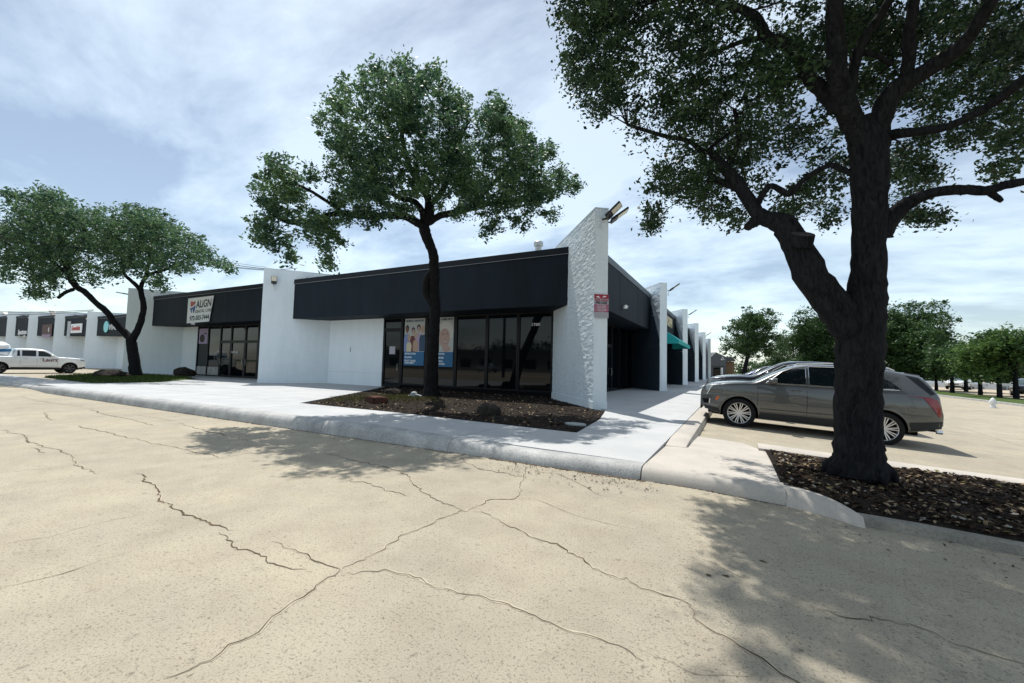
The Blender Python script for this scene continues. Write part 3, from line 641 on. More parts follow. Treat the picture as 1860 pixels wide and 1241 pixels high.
# ---------------- floodlights on the fins
def floodlight(px, py, dpt, dirx, label, scale=1.0, up=.35, face_down=True, group=None):
    p = at(px, py, dpt); return p
def flood(base, direction, label, size=.55, tiltup=.35, lens_side=-1, group='floodlights on the fin walls'):
    d = Vector(direction); d.z = 0; d.normalize(); base = Vector(base)
    t = thing('wall_floodlight', label, 'floodlight', base, (0, 0, 0), group)
    s = Vector((-d.y, d.x, 0)); ax = (d*math.cos(tiltup)+Vector((0, 0, math.sin(tiltup)))).normalized(); nn = ax.cross(s)
    b = MB(); b.tube([Vector((0, 0, 0)), d*.10+Vector((0, 0, .0)), d*.16+Vector((0, 0, .03))], .028, 8); b.build('bracket', M['lampb'], t)
    o = d*.14+Vector((0, 0, .03))
    b = MB(); b.obox(o, ax, s, nn, 0, -.17*size/.55, -.035, size*.34, .17*size/.55, .045); b.obox(o, ax, s, nn, size*.34, -.19*size/.55, -.02, size, .19*size/.55, .035)
    hs = b.build('housing', M['lampb'], t)
    b = MB(); b.obox(o, ax, s, nn, size*.38, -.165*size/.55, -.026, size*.97, .165*size/.55, -.0205); b.build('lens', M['lens'], hs)
    b = MB(); b.obox(Vector((0, 0, -.28)), d, s, (0, 0, 1), -.002, -.05, 0, .05, .05, .16); b.build('junction_box', M['wlamp'], t)
    return t
E0 = Vector((-3.66, 12.56, 0))
t1 = flood(E0-FD*.02+Vector((0, 0, 6.02)), (.95, .05, 0), 'big floodlight with a pale lens at the top of the corner fin wall', size=.58, tiltup=.72)
t2 = flood(E0+FT*.22+FD*.15+Vector((0, 0, 6.0)), (.9, .35, 0), 'thin dark floodlight behind the pale lens one on the corner fin wall', size=.62, tiltup=.62)
for k, Y in enumerate((25.3, 37.0, 60.16)):
    flood((-3.47, Y+.1, 5.95 if k < 2 else 6.0), (1, .25, 0), ['dark floodlight at the top of the second fin wall along the east side', 'dark floodlight on the third east fin wall above the teal awning', 'small dark floodlight on the fifth east fin wall'][k], size=.6, tiltup=.6)
tt = flood(Vector((-22.2, 13.75, 5.5)), (.83, -.55, 0), 'bright faced floodlight on the white fin wall left of the charcoal fascia', size=.42, tiltup=1.2)
for c in tt.children:
    if c.name.startswith('housing'):
        b = MB(); 
flood(Vector((-38.95, 13.5, 5.9)), (-.9, -.5, 0), 'dark floodlight behind the leaning oak fork on the far left fin wall', size=.7, tiltup=.15)
names = ['long dark floodlight on the first far fin wall from the oak', 'dark upturned floodlight on the second far fin wall from the oak', 'dark floodlight on the third far fin wall from the oak', 'thin floodlight on the leftmost fin wall behind the pickup']
for k in range(4):
    flood(Vector((X2[k]-.1, Y2+.02, H2[k]-.6+(.1 if k % 2 else 0))), (-.96, -.3, 0), names[k], size=(1.2, .8, 1.2, .8)[k], tiltup=(.12, .8, .12, .6)[k])
def twin(base, n, label):
    t = thing('emergency_light', label, 'emergency light', base, (0, 0, 0)); n = Vector(n); s = Vector((-n.y, n.x, 0))
    b = MB(); b.obox((0, 0, 0), s, (0, 0, 1), n, -.09, -.05, 0, .09, .06, .06); b.build('case', M['wlamp'], t)
    for q in (-1, 1):
        c = s*q*.13+n*.09+Vector((0, 0, .03)); b = MB(); dd = (n+s*q*.5+Vector((0, 0, -.35))).normalized()
        b.tube([c-dd*.06, c+dd*.02, c+dd*.07], [.03, .07, .085], 10); b.build('lamp_head', M['wlamp'], t, smooth=True)
    return t
twin(aty(353.5, 589, 14.5), (0, -1, 0), 'white twin head emergency light under the dental banner')
twin(Vector((-4.47, 18.9, 4.15)), (1, 0, 0), 'white twin head emergency light on the east charcoal fascia')
# ---------------- white patch of lit lens on the second fin lamp is its own panel
# ================================================================ SIGNS
# dental banner
t = thing('dental_banner', 'white banner with a red and blue tooth reading ALIGN DENTAL CARE on the charcoal fascia', 'banner', (-31.6, 14.5, 4.6))
q = [aty(342, 542.5, 14.5), aty(388, 537, 14.5), aty(379, 584, 14.5), aty(339, 587.5, 14.5)]
b = MB(); b.add([p for p in q]+[p+Vector((0, .03, 0)) for p in q], [(0, 1, 2, 3), (7, 6, 5, 4), (0, 4, 5, 1), (1, 5, 6, 2), (2, 6, 7, 3), (3, 7, 4, 0)]); b.build('sheet', M['paper'], t)
def flat(name, pts, m, parent, Y, th=.004, zoom=None):
    q = [aty(x, y, Y) for x, y in pts]; n = len(q); b = MB()
    b.add([(p.x, Y, p.z) for p in q]+[(p.x, Y+th, p.z) for p in q], [tuple(range(n)), tuple(range(n, 2*n))[::-1]]+[(i, (i+1) % n, n+(i+1) % n, n+i) for i in range(n)])
    return b.build(name, M[m], parent)
zb = lambda pts: [(330+a/11.6, 520+c/11.6) for a, c in pts]
flat('tooth_crown', zb([(195, 325), (215, 318), (240, 335), (265, 320), (290, 318), (292, 350), (270, 385), (230, 420), (190, 440), (187, 380)]), 'red', t, 14.493)
flat('tooth_root', zb([(165, 470), (215, 455), (255, 430), (290, 395), (285, 470), (255, 560), (237, 566), (232, 500), (222, 490), (214, 510), (213, 566), (198, 562), (180, 490)]), 'blue', t, 14.493)
p = aty(330+465/11.6, 520+372/11.6, 14.492); text('lettering', 'ALiGN', .70, M['ink'], p, (1, 0, .03), (.05, 0, 1), t, sx=.92, bold=.012)
p = aty(330+455/11.6, 520+520/11.6, 14.492); text('lettering', 'DENTAL CARE', .30, M['ink'], p, (1, 0, .03), (.05, 0, 1), t, sx=1.05)
p = aty(330+365/11.6, 520+668/11.6, 14.492); text('lettering', '972-503-7444', .43, M['ink'], p, (1, 0, .02), (.05, 0, 1), t, bold=.01)
put_local(t)
# posters
def ell(name, cx, cz, rx, rz, m, parent, Y, n=14):
    b = MB(); b.add([(cx+rx*math.cos(6.2832*k/n), Y, cz+rz*math.sin(6.2832*k/n)) for k in range(n)]+[(cx+rx*math.cos(6.2832*k/n), Y+.0015, cz+rz*math.sin(6.2832*k/n)) for k in range(n)],
        [tuple(range(n)), tuple(range(n, 2*n))[::-1]]+[(k, (k+1) % n, n+(k+1) % n, n+k) for k in range(n)]); return b.build(name, M[m], parent)
def poster(x0, x1, z0, z1, zsplit, label):
    t = thing('window_poster', label, 'poster', ((x0+x1)/2, 16.0, z0), group=None); Y = 16.112
    b = MB(); b.box(x0, Y, zsplit, x1, Y+.006, z1); b.build('photo_panel', M['posterw'], t)
    b = MB(); b.box(x0, Y, z0, x1, Y+.006, zsplit-.001); b.build('blue_panel', M['pblue'], t); return t, Y
def person_print(t, Y, cx, top, s, skin, hair, shirt, bottom, k, wide=1.0):
    """flat printed figure: hair, face, torso"""
    y = Y-.002*(k+1)
    b = MB(); pts = [(cx-.17*s*wide, bottom), (cx-.19*s*wide, top-.62*s), (cx-.12*s*wide, top-.44*s), (cx+.12*s*wide, top-.44*s), (cx+.19*s*wide, top-.62*s), (cx+.17*s*wide, bottom)]
    b.add([(p[0], y, p[1]) for p in pts]+[(p[0], y+.0015, p[1]) for p in pts], [tuple(range(6)), tuple(range(6, 12))[::-1]]+[(i, (i+1) % 6, 6+(i+1) % 6, 6+i) for i in range(6)]); b.build('figure_shirt', M[shirt], t)
    ell('figure_hair', cx, top-.17*s, .115*s, .17*s, hair, t, y-.0004); ell('figure_face', cx, top-.24*s, .085*s, .15*s, skin, t, y-.0009)
t, Y = poster(-14.85, -13.55, 1.30, 3.66, 1.98, 'tall window poster of six people headed GENERAL DENTISTRY, left of the oak trunk')
text('lettering', 'GENERAL DENTISTRY', .125, M['navy'], (-14.2, Y-.004, 3.53), (1, 0, 0), (0, 0, 1), t, sx=.98, bold=.005)
for k, a in enumerate([(-14.68, 3.33, 1.05, 'skin2', 'hair', 'check', 1.98), (-14.28, 3.22, 1.0, 'skin', 'hair', 'maroon', 1.98), (-13.93, 3.35, 1.05, 'skin', 'hair', 'lilac', 2.0), (-13.68, 3.28, 1.05, 'skin', 'blond', 'navy', 2.0), (-14.53, 2.85, .9, 'skin', 'blond', 'cream', 1.985), (-14.1, 2.98, .95, 'skin', 'blond', 'tan', 2.0)]):
    person_print(t, Y, *a, k=k)
for k, (s_, zz) in enumerate((('EXTRACTION', 1.88), ('FILLINGS', 1.70), ('ROOT CANAL', 1.53), ('TREATMENT', 1.42))): text('lettering', s_, .115, M['whitep'], (-14.79, Y-.004, zz), (1, 0, 0), (0, 0, 1), t, align='LEFT', sx=1.0, bold=.004)
put_local(t)
t, Y = poster(-13.2, -11.80, 1.27, 3.68, 1.98, 'tall window poster of a smiling woman with short silver hair, half behind the oak trunk')
text('lettering', '& IMPLANTS', .125, M['navy'], (-12.2, Y-.004, 3.55), (1, 0, 0), (0, 0, 1), t, sx=1.05, bold=.005)
ell('portrait_hair', -12.26, 2.98, .47, .47, 'silver', t, Y-.002, 20); ell('portrait_face', -12.33, 2.66, .33, .46, 'skin', t, Y-.0032, 20); ell('portrait_neck', -12.2, 2.14, .25, .15, 'skin', t, Y-.0026)
ell('portrait_eye', -12.42, 2.84, .05, .018, 'hair', t, Y-.0045); ell('portrait_eye', -12.16, 2.87, .05, .018, 'hair', t, Y-.0045)
ell('portrait_mouth', -12.28, 2.44, .13, .04, 'maroon', t, Y-.0045); ell('portrait_teeth', -12.28, 2.452, .10, .02, 'whitep', t, Y-.0058); ell('portrait_nose', -12.3, 2.63, .04, .06, 'tan', t, Y-.0045)
for s_, zz in (('CROWNS', 1.88), ('BRIDGES', 1.70), ('& FULL', 1.53), ('DENTURES', 1.40)): text('lettering', s_, .115, M['whitep'], (-12.55, Y-.004, zz), (1, 0, 0), (0, 0, 1), t, align='CENTER', sx=1.0, bold=.004)
put_local(t)
o = text('street_number', '1780', .17, M['whitep'], aty(973, 590, 16.11), (1, 0, 0), (0, 0, 1), bold=.004, sx=1.25); tag(o, 'white street number 1780 on the rightmost front window', 'number')
o = text('door_lettering', 'SUITE 102', .19, M['whitep'], aty(426, 640, 16.09), (1, 0, 0), (0, 0, 1), bold=.004); tag(o, 'small white lettering on the glass entrance left of the white fin wall', 'lettering')
b = MB(); b.box(-34.66, 16.112, 2.46, -33.5, 16.118, 3.56); o = b.build('window_picture', M['lilac']); tag(o, 'lilac picture panel in the leftmost shopfront window by the oak', 'poster')
for cx, cz, rx, rz, mm in ((-34.2, 2.85, .35, .3, 'hair'), (-34.1, 2.9, .25, .22, 'lilac'), (-33.8, 3.2, .2, .05, 'hair')): ell('printed_shape', cx, cz, rx, rz, mm, o, 16.110-.001*rx)
b = MB(); b.box(-15.85, 16.112, 1.85, -15.45, 16.118, 2.25); o = b.build('door_notice', M['signgrey']); tag(o, 'small faded notice taped inside the dark glass door', 'notice')
o = None
# red tow-away sign on the corner fin end face
t = thing('warning_sign', 'red and grey tow away warning sign on the end of the corner fin wall', 'sign', (-3.66, 12.56, 3.5))
so = Vector((-3.66, 12.56, 0))-FD*.035; 
b = MB(); b.obox(so, FT, (0, 0, 1), -FD, -.235, 2.93, 0, .235, 3.66, .006); b.build('plate', M['signgrey'], t)
b = MB(); b.obox(so, FT, (0, 0, 1), -FD, -.232, 3.525, .0065, .232, 3.658, .008); b.build('red_band', M['signred'], t)
b = MB(); b.obox(so, FT, (0, 0, 1), -FD, -.232, 3.12, .0065, .232, 3.355, .008); b.build('print_block', M['signpink'], t)
for a, c in ((-.232, -.1), (.09, .232)):
    b = MB(); b.obox(so, FT, (0, 0, 1), -FD, a, 3.115, .0082, c, 3.15, .0095); b.build('red_bar', M['signred'], t)
SN = so-FD*.009
text('lettering', 'TOW AWAY', .085, M['signred'], SN+Vector((0, 0, 3.47)), FT, (0, 0, 1), t, sx=.9, bold=.003); text('lettering', 'FIRE LANE', .09, M['ink'], SN+Vector((0, 0, 3.395)), FT, (0, 0, 1), t, sx=.9, bold=.003)
for k in range(5): text('lettering', ('UNAUTHORIZED OR', 'ILLEGALLY PARKED', 'VEHICLES WILL BE', 'TOWED AT OWNER', 'OR OPERATOR EXPENSE')[k], .04, M['whitep'], so-FD*.0095+Vector((0, 0, 3.33-k*.044)), FT, (0, 0, 1), t, sx=.85)
for k in (-1, 1):                       # two small car pictograms
    b = MB(); c0 = .10*k-.005
    pts = [(-.06, 0), (.06, 0), (.062, .02), (.03, .026), (.015, .045), (-.02, .045), (-.035, .026), (-.06, .022)]
    vs = [so+FT*(c0+p[0])+Vector((0, 0, 3.565+p[1]+.012*(p[0]+.06)/.12*k*1.5))-FD*h_ for h_ in (.0085, .010) for p in pts]
    b.add(vs, [tuple(range(8)), tuple(range(8, 16))[::-1]]+[(i, (i+1) % 8, 8+(i+1) % 8, 8+i) for i in range(8)]); b.build('car_symbol', M['whitep'], t)
put_local(t)
# awning and cream letters of the second east bay
t = thing('awning', 'teal sloping canvas awning between two white fin walls on the east side', 'awning', (-4.5, 31, 3.6))
y0, y1 = 28.2, 35.6; b = MB(); b.add([(-4.49, y0, 4.2), (-4.49, y1, 4.2), (-3.2, y1, 3.32), (-3.2, y0, 3.32), (-4.49, y0, 4.18), (-4.49, y1, 4.18), (-3.2, y1, 3.30), (-3.2, y0, 3.30)], [(0, 1, 2, 3), (7, 6, 5, 4), (0, 4, 5, 1), (1, 5, 6, 2), (2, 6, 7, 3), (3, 7, 4, 0)]); b.build('canopy', M['teal'], t)
b = MB(); b.box(-3.20, y0, 3.05, -3.185, y1, 3.315); b.build('valance', M['teal'], t)
for yy in (y0, y1-.012):
    b = MB(); b.add([(-4.49, yy, 4.17), (-4.49, yy, 3.05), (-3.2, yy, 3.05), (-3.2, yy, 3.3), (-4.49, yy+.012, 4.17), (-4.49, yy+.012, 3.05), (-3.2, yy+.012, 3.05), (-3.2, yy+.012, 3.3)], [(0, 1, 2, 3), (7, 6, 5, 4), (0, 4, 5, 1), (1, 5, 6, 2), (2, 6, 7, 3), (3, 7, 4, 0)]); b.build('end_panel', M['teal'], t)
put_local(t)
o = text('shop_lettering', 'TEX HOPPI', .95, M['gold'], (-4.45, 32.0, 4.95), (0, 1, 0), (0, 0, 1), depth=.08, sx=1.25, bold=.03); tag(o, 'raised cream capital letters above the teal awning', 'shop sign')
# small signs of the far row
YS2 = 14.57+dF-.05
def z5(a, c): return aty(a/7.75, 560+c/7.75, YS2)
t = thing('shop_sign', 'round cyan logo shop sign on the far fascia behind the oak branch', 'shop sign', (-54, YS2, 4.8))
b = MB(); p = z5(1500, 262); b.lathe([(0.001, -.06), (.62, -.06), (.62, .0)], (p.x, p.y, p.z), axis='Y', seg=24); b.build('logo_disc', M['cyan'], t)
text('lettering', 'VIVO', .9, M['whitep'], z5(1590, 270), (1, 0, 0), (0, 0, 1), t, depth=.03); put_local(t)
t = thing('shop_sign', 'white framed shop sign with reddish lettering on the second far fascia', 'shop sign', (-66, YS2, 4.8))
b = MB(); p = z5(975, 300); b.obox((p.x, p.y, p.z), (1, 0, 0), (0, 0, 1), (0, -1, 0), -.5, -1.0, 0, .45, 1.0, .05); b.build('figure_panel', M['shopw'], t)
p = z5(1075, 290); b = MB(); b.obox((p.x, p.y, p.z), (1, 0, 0), (0, 0, 1), (0, -1, 0), -1.6, -.5, 0, 1.8, .6, .05); b.build('panel', M['whitep'], t)
text('lettering', 'Essentials', .75, M['red'], Vector((p.x, p.y-.06, p.z+.05)), (1, 0, 0), (0, 0, 1), t, depth=.02, sx=.9, bold=.02); put_local(t)
t = thing('shop_sign', 'dark red shop sign with a small white figure on the third far fascia', 'shop sign', (-77, YS2, 4.8))
p = z5(660, 320); b = MB(); b.obox((p.x, p.y, p.z), (1, 0, 0), (0, 0, 1), (0, -1, 0), -1.7, -.7, 0, 1.9, .85, .04); b.build('panel', M['rust'], t)
text('lettering', '4', 1.0, M['whitep'], z5(690, 308), (1, 0, 0), (0, 0, 1), t, depth=.1); text('lettering', 'RESTAURANT', .5, M['lilac'], z5(655, 392), (1, 0, 0), (0, 0, 1), t, depth=.1, bold=.02); put_local(t)
t = thing('shop_sign', 'white lettering reading Spectrum on the leftmost far fascia', 'shop sign', (-88, YS2, 4.8))
text('lettering', 'Spectrum', .95, M['whitep'], z5(315, 338), (1, 0, 0), (0, 0, 1), t, depth=.05, bold=.02); text('lettering', 'suite', .5, M['whitep'], z5(342, 390), (1, 0, 0), (0, 0, 1), t, depth=.05); put_local(t)
# ================================================================ VEHICLES
def interp(tab, x):
    if x <= tab[0][0]: return tab[0][1]
    for (a, b_), (c, d) in zip(tab[:-1], tab[1:]):
        if x <= c: return b_+(d-b_)*(x-a)/(c-a) if c > a else d
    return tab[-1][1]
def smooth_tab(tab, n=4):
    """Catmull-Rom resampling of (x,z) in x order"""
    out_ = []; P = tab
    for i in range(len(P)-1):
        p0 = P[max(i-1, 0)]; p1 = P[i]; p2 = P[i+1]; p3 = P[min(i+2, len(P)-1)]
        for k in range(n):
            t = k/n; m1 = (p2[1]-p0[1])/max(1e-6, p2[0]-p0[0])*(p2[0]-p1[0]); m2 = (p3[1]-p1[1])/max(1e-6, p3[0]-p1[0])*(p2[0]-p1[0])
            h = (2*t**3-3*t*t+1)*p1[1]+(t**3-2*t*t+t)*m1+(-2*t**3+3*t*t)*p2[1]+(t**3-t*t)*m2
            out_.append((p1[0]+(p2[0]-p1[0])*t, h))
    out_.append(P[-1]); return out_
def make_car(name, label, color, loc, rotz, tilt=0.0, spec=None, group=None, detail=True):
    S = dict(L=4.815, HW=.952, axf=.93, wb=2.857, R=.378, arch=.43, top=[(0, .80), (.05, .93), (.14, .99), (.5, 1.07), (1.0, 1.14), (1.25, 1.165), (1.6, 1.375), (1.95, 1.56), (2.2, 1.635), (2.6, 1.685), (3.3, 1.69), (3.9, 1.655), (4.3, 1.59), (4.46, 1.56), (4.62, 1.36), (4.73, 1.17), (4.785, 1.02), (4.815, .80)],
        bot=[(0, .42), (.3, .27), (.6, .24), (4.1, .26), (4.5, .34), (4.815, .48)], belt=1.135, ws=(1.30, 1.98), rw=(4.41, 4.68),
        wins=[[(1.50, 1.135), (2.33, 1.15), (2.32, 1.60), (2.1, 1.565), (1.84, 1.44)], [(2.39, 1.152), (3.24, 1.165), (3.29, 1.605), (2.85, 1.62), (2.38, 1.605)], [(3.30, 1.167), (4.08, 1.205), (3.92, 1.38), (3.40, 1.60)]],
        door_x=(1.33, 2.36, 3.27), tail='suv', tumble=.70, lift=.075)
    if spec: S.update(spec)
    L_, HW, Rw = S['L'], S['HW'], S['R']; top = smooth_tab(S['top']); bot = S['bot']; ax1, ax2 = S['axf'], S['axf']+S['wb']; Ra = S['arch']; LF = S.get('lift', 0); Zw = Rw-LF; loc = (loc[0], loc[1], loc[2]+LF)
    ZT = max(z for _, z in top); bl = S['belt']
    prof = [(.2, .90), (.32, .955), (.5, .985), (.75, 1.0), (.92, .99), (bl-.06, .965), (bl+.02, .935), (ZT-.05, S['tumble']), (ZT+.1, S['tumble']-.03)]
    plan = [(0, .76), (.06, .83), (.16, .895), (.35, .955), (.7, 1.0), (L_-.7, 1.0), (L_-.3, .965), (L_-.08, .90), (L_, .83)]
    plan = smooth_tab(plan, 3)
    T = thing(name, label, 'car' if S.get('cat') is None else S['cat'], loc, (0, tilt, rotz), group)
    def topz(x): return interp(top, x)
    def Wd(x, z, rnd=.07):
        w_ = HW*interp(plan, x)*interp(prof, z)
        tz = topz(x)-.035
        if z > tz-rnd:
            q = min(1, (z-(tz-rnd))/rnd); w_ -= rnd*.9*(1-math.sqrt(max(0, 1-q*q)))
        if z > .72 and z < .80: w_ -= .006
        return w_
    def arch(x):
        z = interp(bot, x)
        for a in (ax1, ax2):
            if abs(x-a) < Ra: z = max(z, Zw+math.sqrt(Ra*Ra-(x-a)**2))
        return z
    xs = sorted(set([round(L_*i/60, 4) for i in range(61)]+[.03, .08]+[round(a+Ra*math.sin(t*math.pi/16), 4) for a in (ax1, ax2) for t in range(-8, 9)]+[round(a+s*(Ra+.003), 4) for a in (ax1, ax2) for s in (-1, 1)]))
    b = MB(); NZ = 20; idx = {}
    for i, x in enumerate(xs):
        zb, zt = arch(x), topz(x)-.035
        for s in (-1, 1):
            for k in range(NZ+1):
                t = k/NZ; t = t if k < NZ-6 else 1-(1-(NZ-6)/NZ)*((NZ-k)/6)**1.3
                z = zb+(zt-zb)*t; b.v.append((x, s*Wd(x, z), z)); idx[(i, s, k)] = len(b.v)-1
        wt = Wd(x, zt)
        for k in range(9):
            y = wt*(1-k/4); b.v.append((x, y, zt+.035*(1-(y/wt)**2))); idx[(i, 0, k)] = len(b.v)-1
    def f(*q, m=0): b.f.append(tuple(q)); b.mi.append(m)
    n = len(xs)
    for i in range(n-1):
        for s in (-1, 1):
            for k in range(NZ): f(idx[i, s, k], idx[i+1, s, k], idx[i+1, s, k+1], idx[i, s, k+1])
        for k in range(8): f(idx[i, 0, k], idx[i+1, 0, k], idx[i+1, 0, k+1], idx[i, 0, k+1])
        f(idx[i, 1, NZ], idx[i+1, 1, NZ], idx[i+1, 0, 0], idx[i, 0, 0]); f(idx[i, -1, NZ], idx[i+1, -1, NZ], idx[i+1, 0, 8], idx[i, 0, 8])
    for i in (0, n-1): f(*([idx[i, 1, k] for k in range(NZ+1)]+[idx[i, 0, k] for k in range(1, 8)]+[idx[i, -1, k] for k in range(NZ, -1, -1)]))
    me = bpy.data.meshes.new('body'); me.from_pydata(b.v, [], b.f); bm = bmesh.new(); bm.from_mesh(me)
    bmesh.ops.remove_doubles(bm, verts=bm.verts, dist=.0008); bmesh.ops.recalc_face_normals(bm, faces=bm.faces)
    for q in bm.faces: q.smooth = True
    for e in bm.edges:
        if len(e.link_faces) == 2 and e.calc_face_angle(0) > R(42): e.smooth = False
    bm.to_mesh(me); bm.free(); me.materials.append(color); body = link('body', me, T)
    # patches that follow the body side
    def patch(nm, poly, m, s=-1, off=.006, parent=T, grid=.12, solid=True):
        bm = bmesh.new(); vs = [bm.verts.new((p[0], 0, p[1])) for p in poly]; bm.faces.new(vs)
        for axis in (0, 2):
            lo = min(p[0 if axis == 0 else 1] for p in poly); hi = max(p[0 if axis == 0 else 1] for p in poly); k = lo+grid
            while k < hi:
                co = [0, 0, 0]; no = [0, 0, 0]; co[axis] = k; no[axis] = 1
                bmesh.ops.bisect_plane(bm, geom=bm.verts[:]+bm.edges[:]+bm.faces[:], plane_co=co, plane_no=no); k += grid
        for v in bm.verts: v.co.y = s*(Wd(v.co.x, v.co.z)+off)
        for q in bm.faces: q.smooth = True
        me = bpy.data.meshes.new(nm); bm.to_mesh(me); bm.free(); me.materials.append(m); return link(nm, me, parent)
    def line(nm, pts, m, rad, s=-1, off=.004, parent=T, closed=False, seg=5):
        P = []
        pp = pts+[pts[0]] if closed else pts
        for (a, c), (e_, g) in zip(pp[:-1], pp[1:]):
            k = max(1, int(math.hypot(e_-a, g-c)/.12))
            for i in range(k): P.append((a+(e_-a)*i/k, c+(g-c)*i/k))
        P.append(pp[-1]); mb_ = MB(); mb_.tube([(x, s*(Wd(x, z)+off), z) for x, z in P], rad, seg); return mb_.build(nm, m, parent, smooth=True)
    sides = (-1, 1)
    for s in sides:
        for w_ in S['wins']:
            g = patch('side_window', w_, M['cglass'], s, off=.005)
            if detail: line('window_trim', w_, M['chrome'], .007, s, off=.008, parent=g, closed=True)
        if detail:
            for x in S['door_x']: 
                zt = bl-.01; line('door_seam', [(x, .40), (x+.0, .7), (x-.01, zt)], M['rimd'], .0045, s, off=-.001, parent=body)
            line('door_seam', [(S['door_x'][0], .40), (S['door_x'][-1]-.05, .42)], M['rimd'], .004, s, off=-.001, parent=body)
            line('hood_seam', [(.38, 1.0), (.8, 1.075), (1.28, 1.13)], M['rimd'], .004, s, off=.0, parent=body)
            line('lower_trim', [(1.40, .47), (S['door_x'][-1]-.06, .50)], M['chrome'], .011, s, off=.008)
            if S['tail'] == 'suv': line('belt_trim', [(1.45, bl-.012), (2.4, bl+.002), (3.3, bl+.02), (4.05, bl+.052)], M['chrome'], .009, s, off=.006)
        patch('sill', [(ax1+Ra+.01, .215), (ax2-Ra-.01, .215), (ax2-Ra-.01, .40), (ax1+Ra+.01, .38)], M['clad'], s, off=.008)
        patch('bumper_cladding', [(ax2+Ra+.01, .30), (L_-.03, .42), (L_-.02, .58), (ax2+Ra+.02, .50)], M['clad'], s, off=.008)
        patch('bumper_cladding', [(.12, .33), (ax1-Ra-.01, .26), (ax1-Ra-.01, .37), (.10, .43)], M['clad'], s, off=.008)
        for a in (ax1, ax2):
            pts = [(a+(Ra+.02)*math.cos(t), Zw+(Ra+.02)*math.sin(t)) for t in [math.pi*(.02+.96*i/18) for i in range(19)]]
            line('arch_flare', pts, S.get('flare', color), .026, s, off=-.012, seg=6)
        if detail:
            hx = S['door_x'][1]-.22; hz = bl-.15
            for hx in (S['door_x'][1]-.20, S['door_x'][2]-.22): line('door_handle', [(hx-.12, hz), (hx, hz+.008), (hx+.08, hz+.004)], M['chrome'], .015, s, off=.02)
        # mirror
        mx_, mz_ = S.get('mirror', (1.66, 1.13)); mb_ = MB(); yy = Wd(mx_, mz_)
        mb_.tube([(mx_-.10, s*(yy+.02), mz_-.01), (mx_-.02, s*(yy+.10), mz_+.02)], [.03, .03], 6)
        k0 = len(mb_.v); mb_.lathe([(.001, -.12), (.05, -.115), (.085, -.07), (.098, 0), (.09, .06), (.001, .065)], (mx_, s*(yy+.14), mz_+.06), axis='X', seg=12)
        mb_.v[k0:] = [(v[0], s*(yy+.14)+(v[1]-s*(yy+.14))*1.25, mz_+.06+(v[2]-mz_-.06)*.85) for v in mb_.v[k0:]]
        mb_.build('mirror', color, T, smooth=True)
        # head and tail lights
        if S['tail'] == 'suv':
            patch('headlight', [(.03, .86), (.18, .80), (.30, .93), (.52, 1.005), (.44, 1.01), (.2, .955), (.07, .92)], M['head'], s, off=.010)
            line('light_strip', [(.44, 1.0), (.30, .97), (.24, .90), (.20, .80), (.16, .72)], M['ledw'], .010, s, off=.014)
            patch('fog_recess', [(.04, .58), (.22, .60), (.21, .47), (.10, .47)], M['rimd'], s, off=.008); line('fog_strip', [(.235, .61), (.225, .48)], M['ledw'], .014, s, off=.012)
            patch('marker_light', [(.36, .62), (.40, .56), (.46, .66), (.43, .70)], M['amber'], s, off=.008)
            patch('rear_quarter_glass', [(4.18, 1.535), (4.40, 1.49), (4.55, 1.31), (4.66, 1.16), (4.58, 1.13)], M['cglass'], s, off=.006, grid=.1)
            g = patch('tail_light', [(4.14, 1.075), (4.45, 1.06), (4.62, .82), (4.73, .66), (4.765, .72), (4.74, .9), (4.70, 1.03), (4.55, 1.085)], M['tail'], s, off=.010, grid=.08)
            if detail: line('badge', [(1.19, .985), (1.29, .99)], M['chrome'], .014, s, off=.006)
        else:
            patch('headlight', S['headpoly'], M['head'], s, off=.010)
            patch('tail_light', S['tailpoly'], M['tail'], s, off=.010)
        # wheels
        for a in (ax1, ax2):
            yo = s*(HW*.985); y_in = s*(HW*.985-.235); q = s
            tb = MB(); 
            tb.lathe([(Rw*.70, -.0), (Rw*.76, .012*q), (Rw*.95, .004*q), (Rw, -.03*q), (Rw, -.20*q), (Rw*.95, -.23*q), (Rw*.70, -.225*q)], (a, yo, Zw), axis='Y', seg=36)
            wh = tb.build('wheel', M['tyre'], T, smooth=True, angle=60)
            rb = MB(); r0 = Rw*.715
            rb.lathe([(r0*1.0, .004*q), (r0*.985, .010*q), (r0*.95, .004*q), (r0*.93, -.03*q), (r0*.93, -.18*q)], (a, yo, Zw), axis='Y', seg=36)
            rb.lathe([(.001, .0), (.045, -.002*q), (.06, -.02*q), (.06, -.06*q)], (a, yo-.005*q, Zw), axis='Y', seg=14)
            ns = S.get('spokes', 10)
            for k in range(ns):
                for dd in (-.085, .085):
                    t0 = 2*math.pi*(k/ns)+.1; t1 = t0+dd*1.25
                    u_ = Vector((math.cos(t0+dd*1.6), 0, math.sin(t0+dd*1.6))); v_ = Vector((math.cos(t1), 0, math.sin(t1)))
                    c0 = Vector((a, yo-.018*q, Zw))+u_*.05; c1 = Vector((a, yo-.004*q, Zw))+v_*(r0*.945)
                    sd_ = Vector((-math.sin(t0), 0, math.cos(t0)))*(.0095 if ns > 6 else .02); dp = Vector((0, -.02*q, 0))
                    rb.add([c0-sd_, c0+sd_, c1+sd_*1.15, c1-sd_*1.15, c0-sd_+dp, c0+sd_+dp, c1+sd_+dp, c1-sd_+dp], [(0, 1, 2, 3), (0, 4, 5, 1), (1, 5, 6, 2), (2, 6, 7, 3), (3, 7, 4, 0)])
            rb.build('rim', S.get('rimm', M['rim']), wh, smooth=True, angle=30)
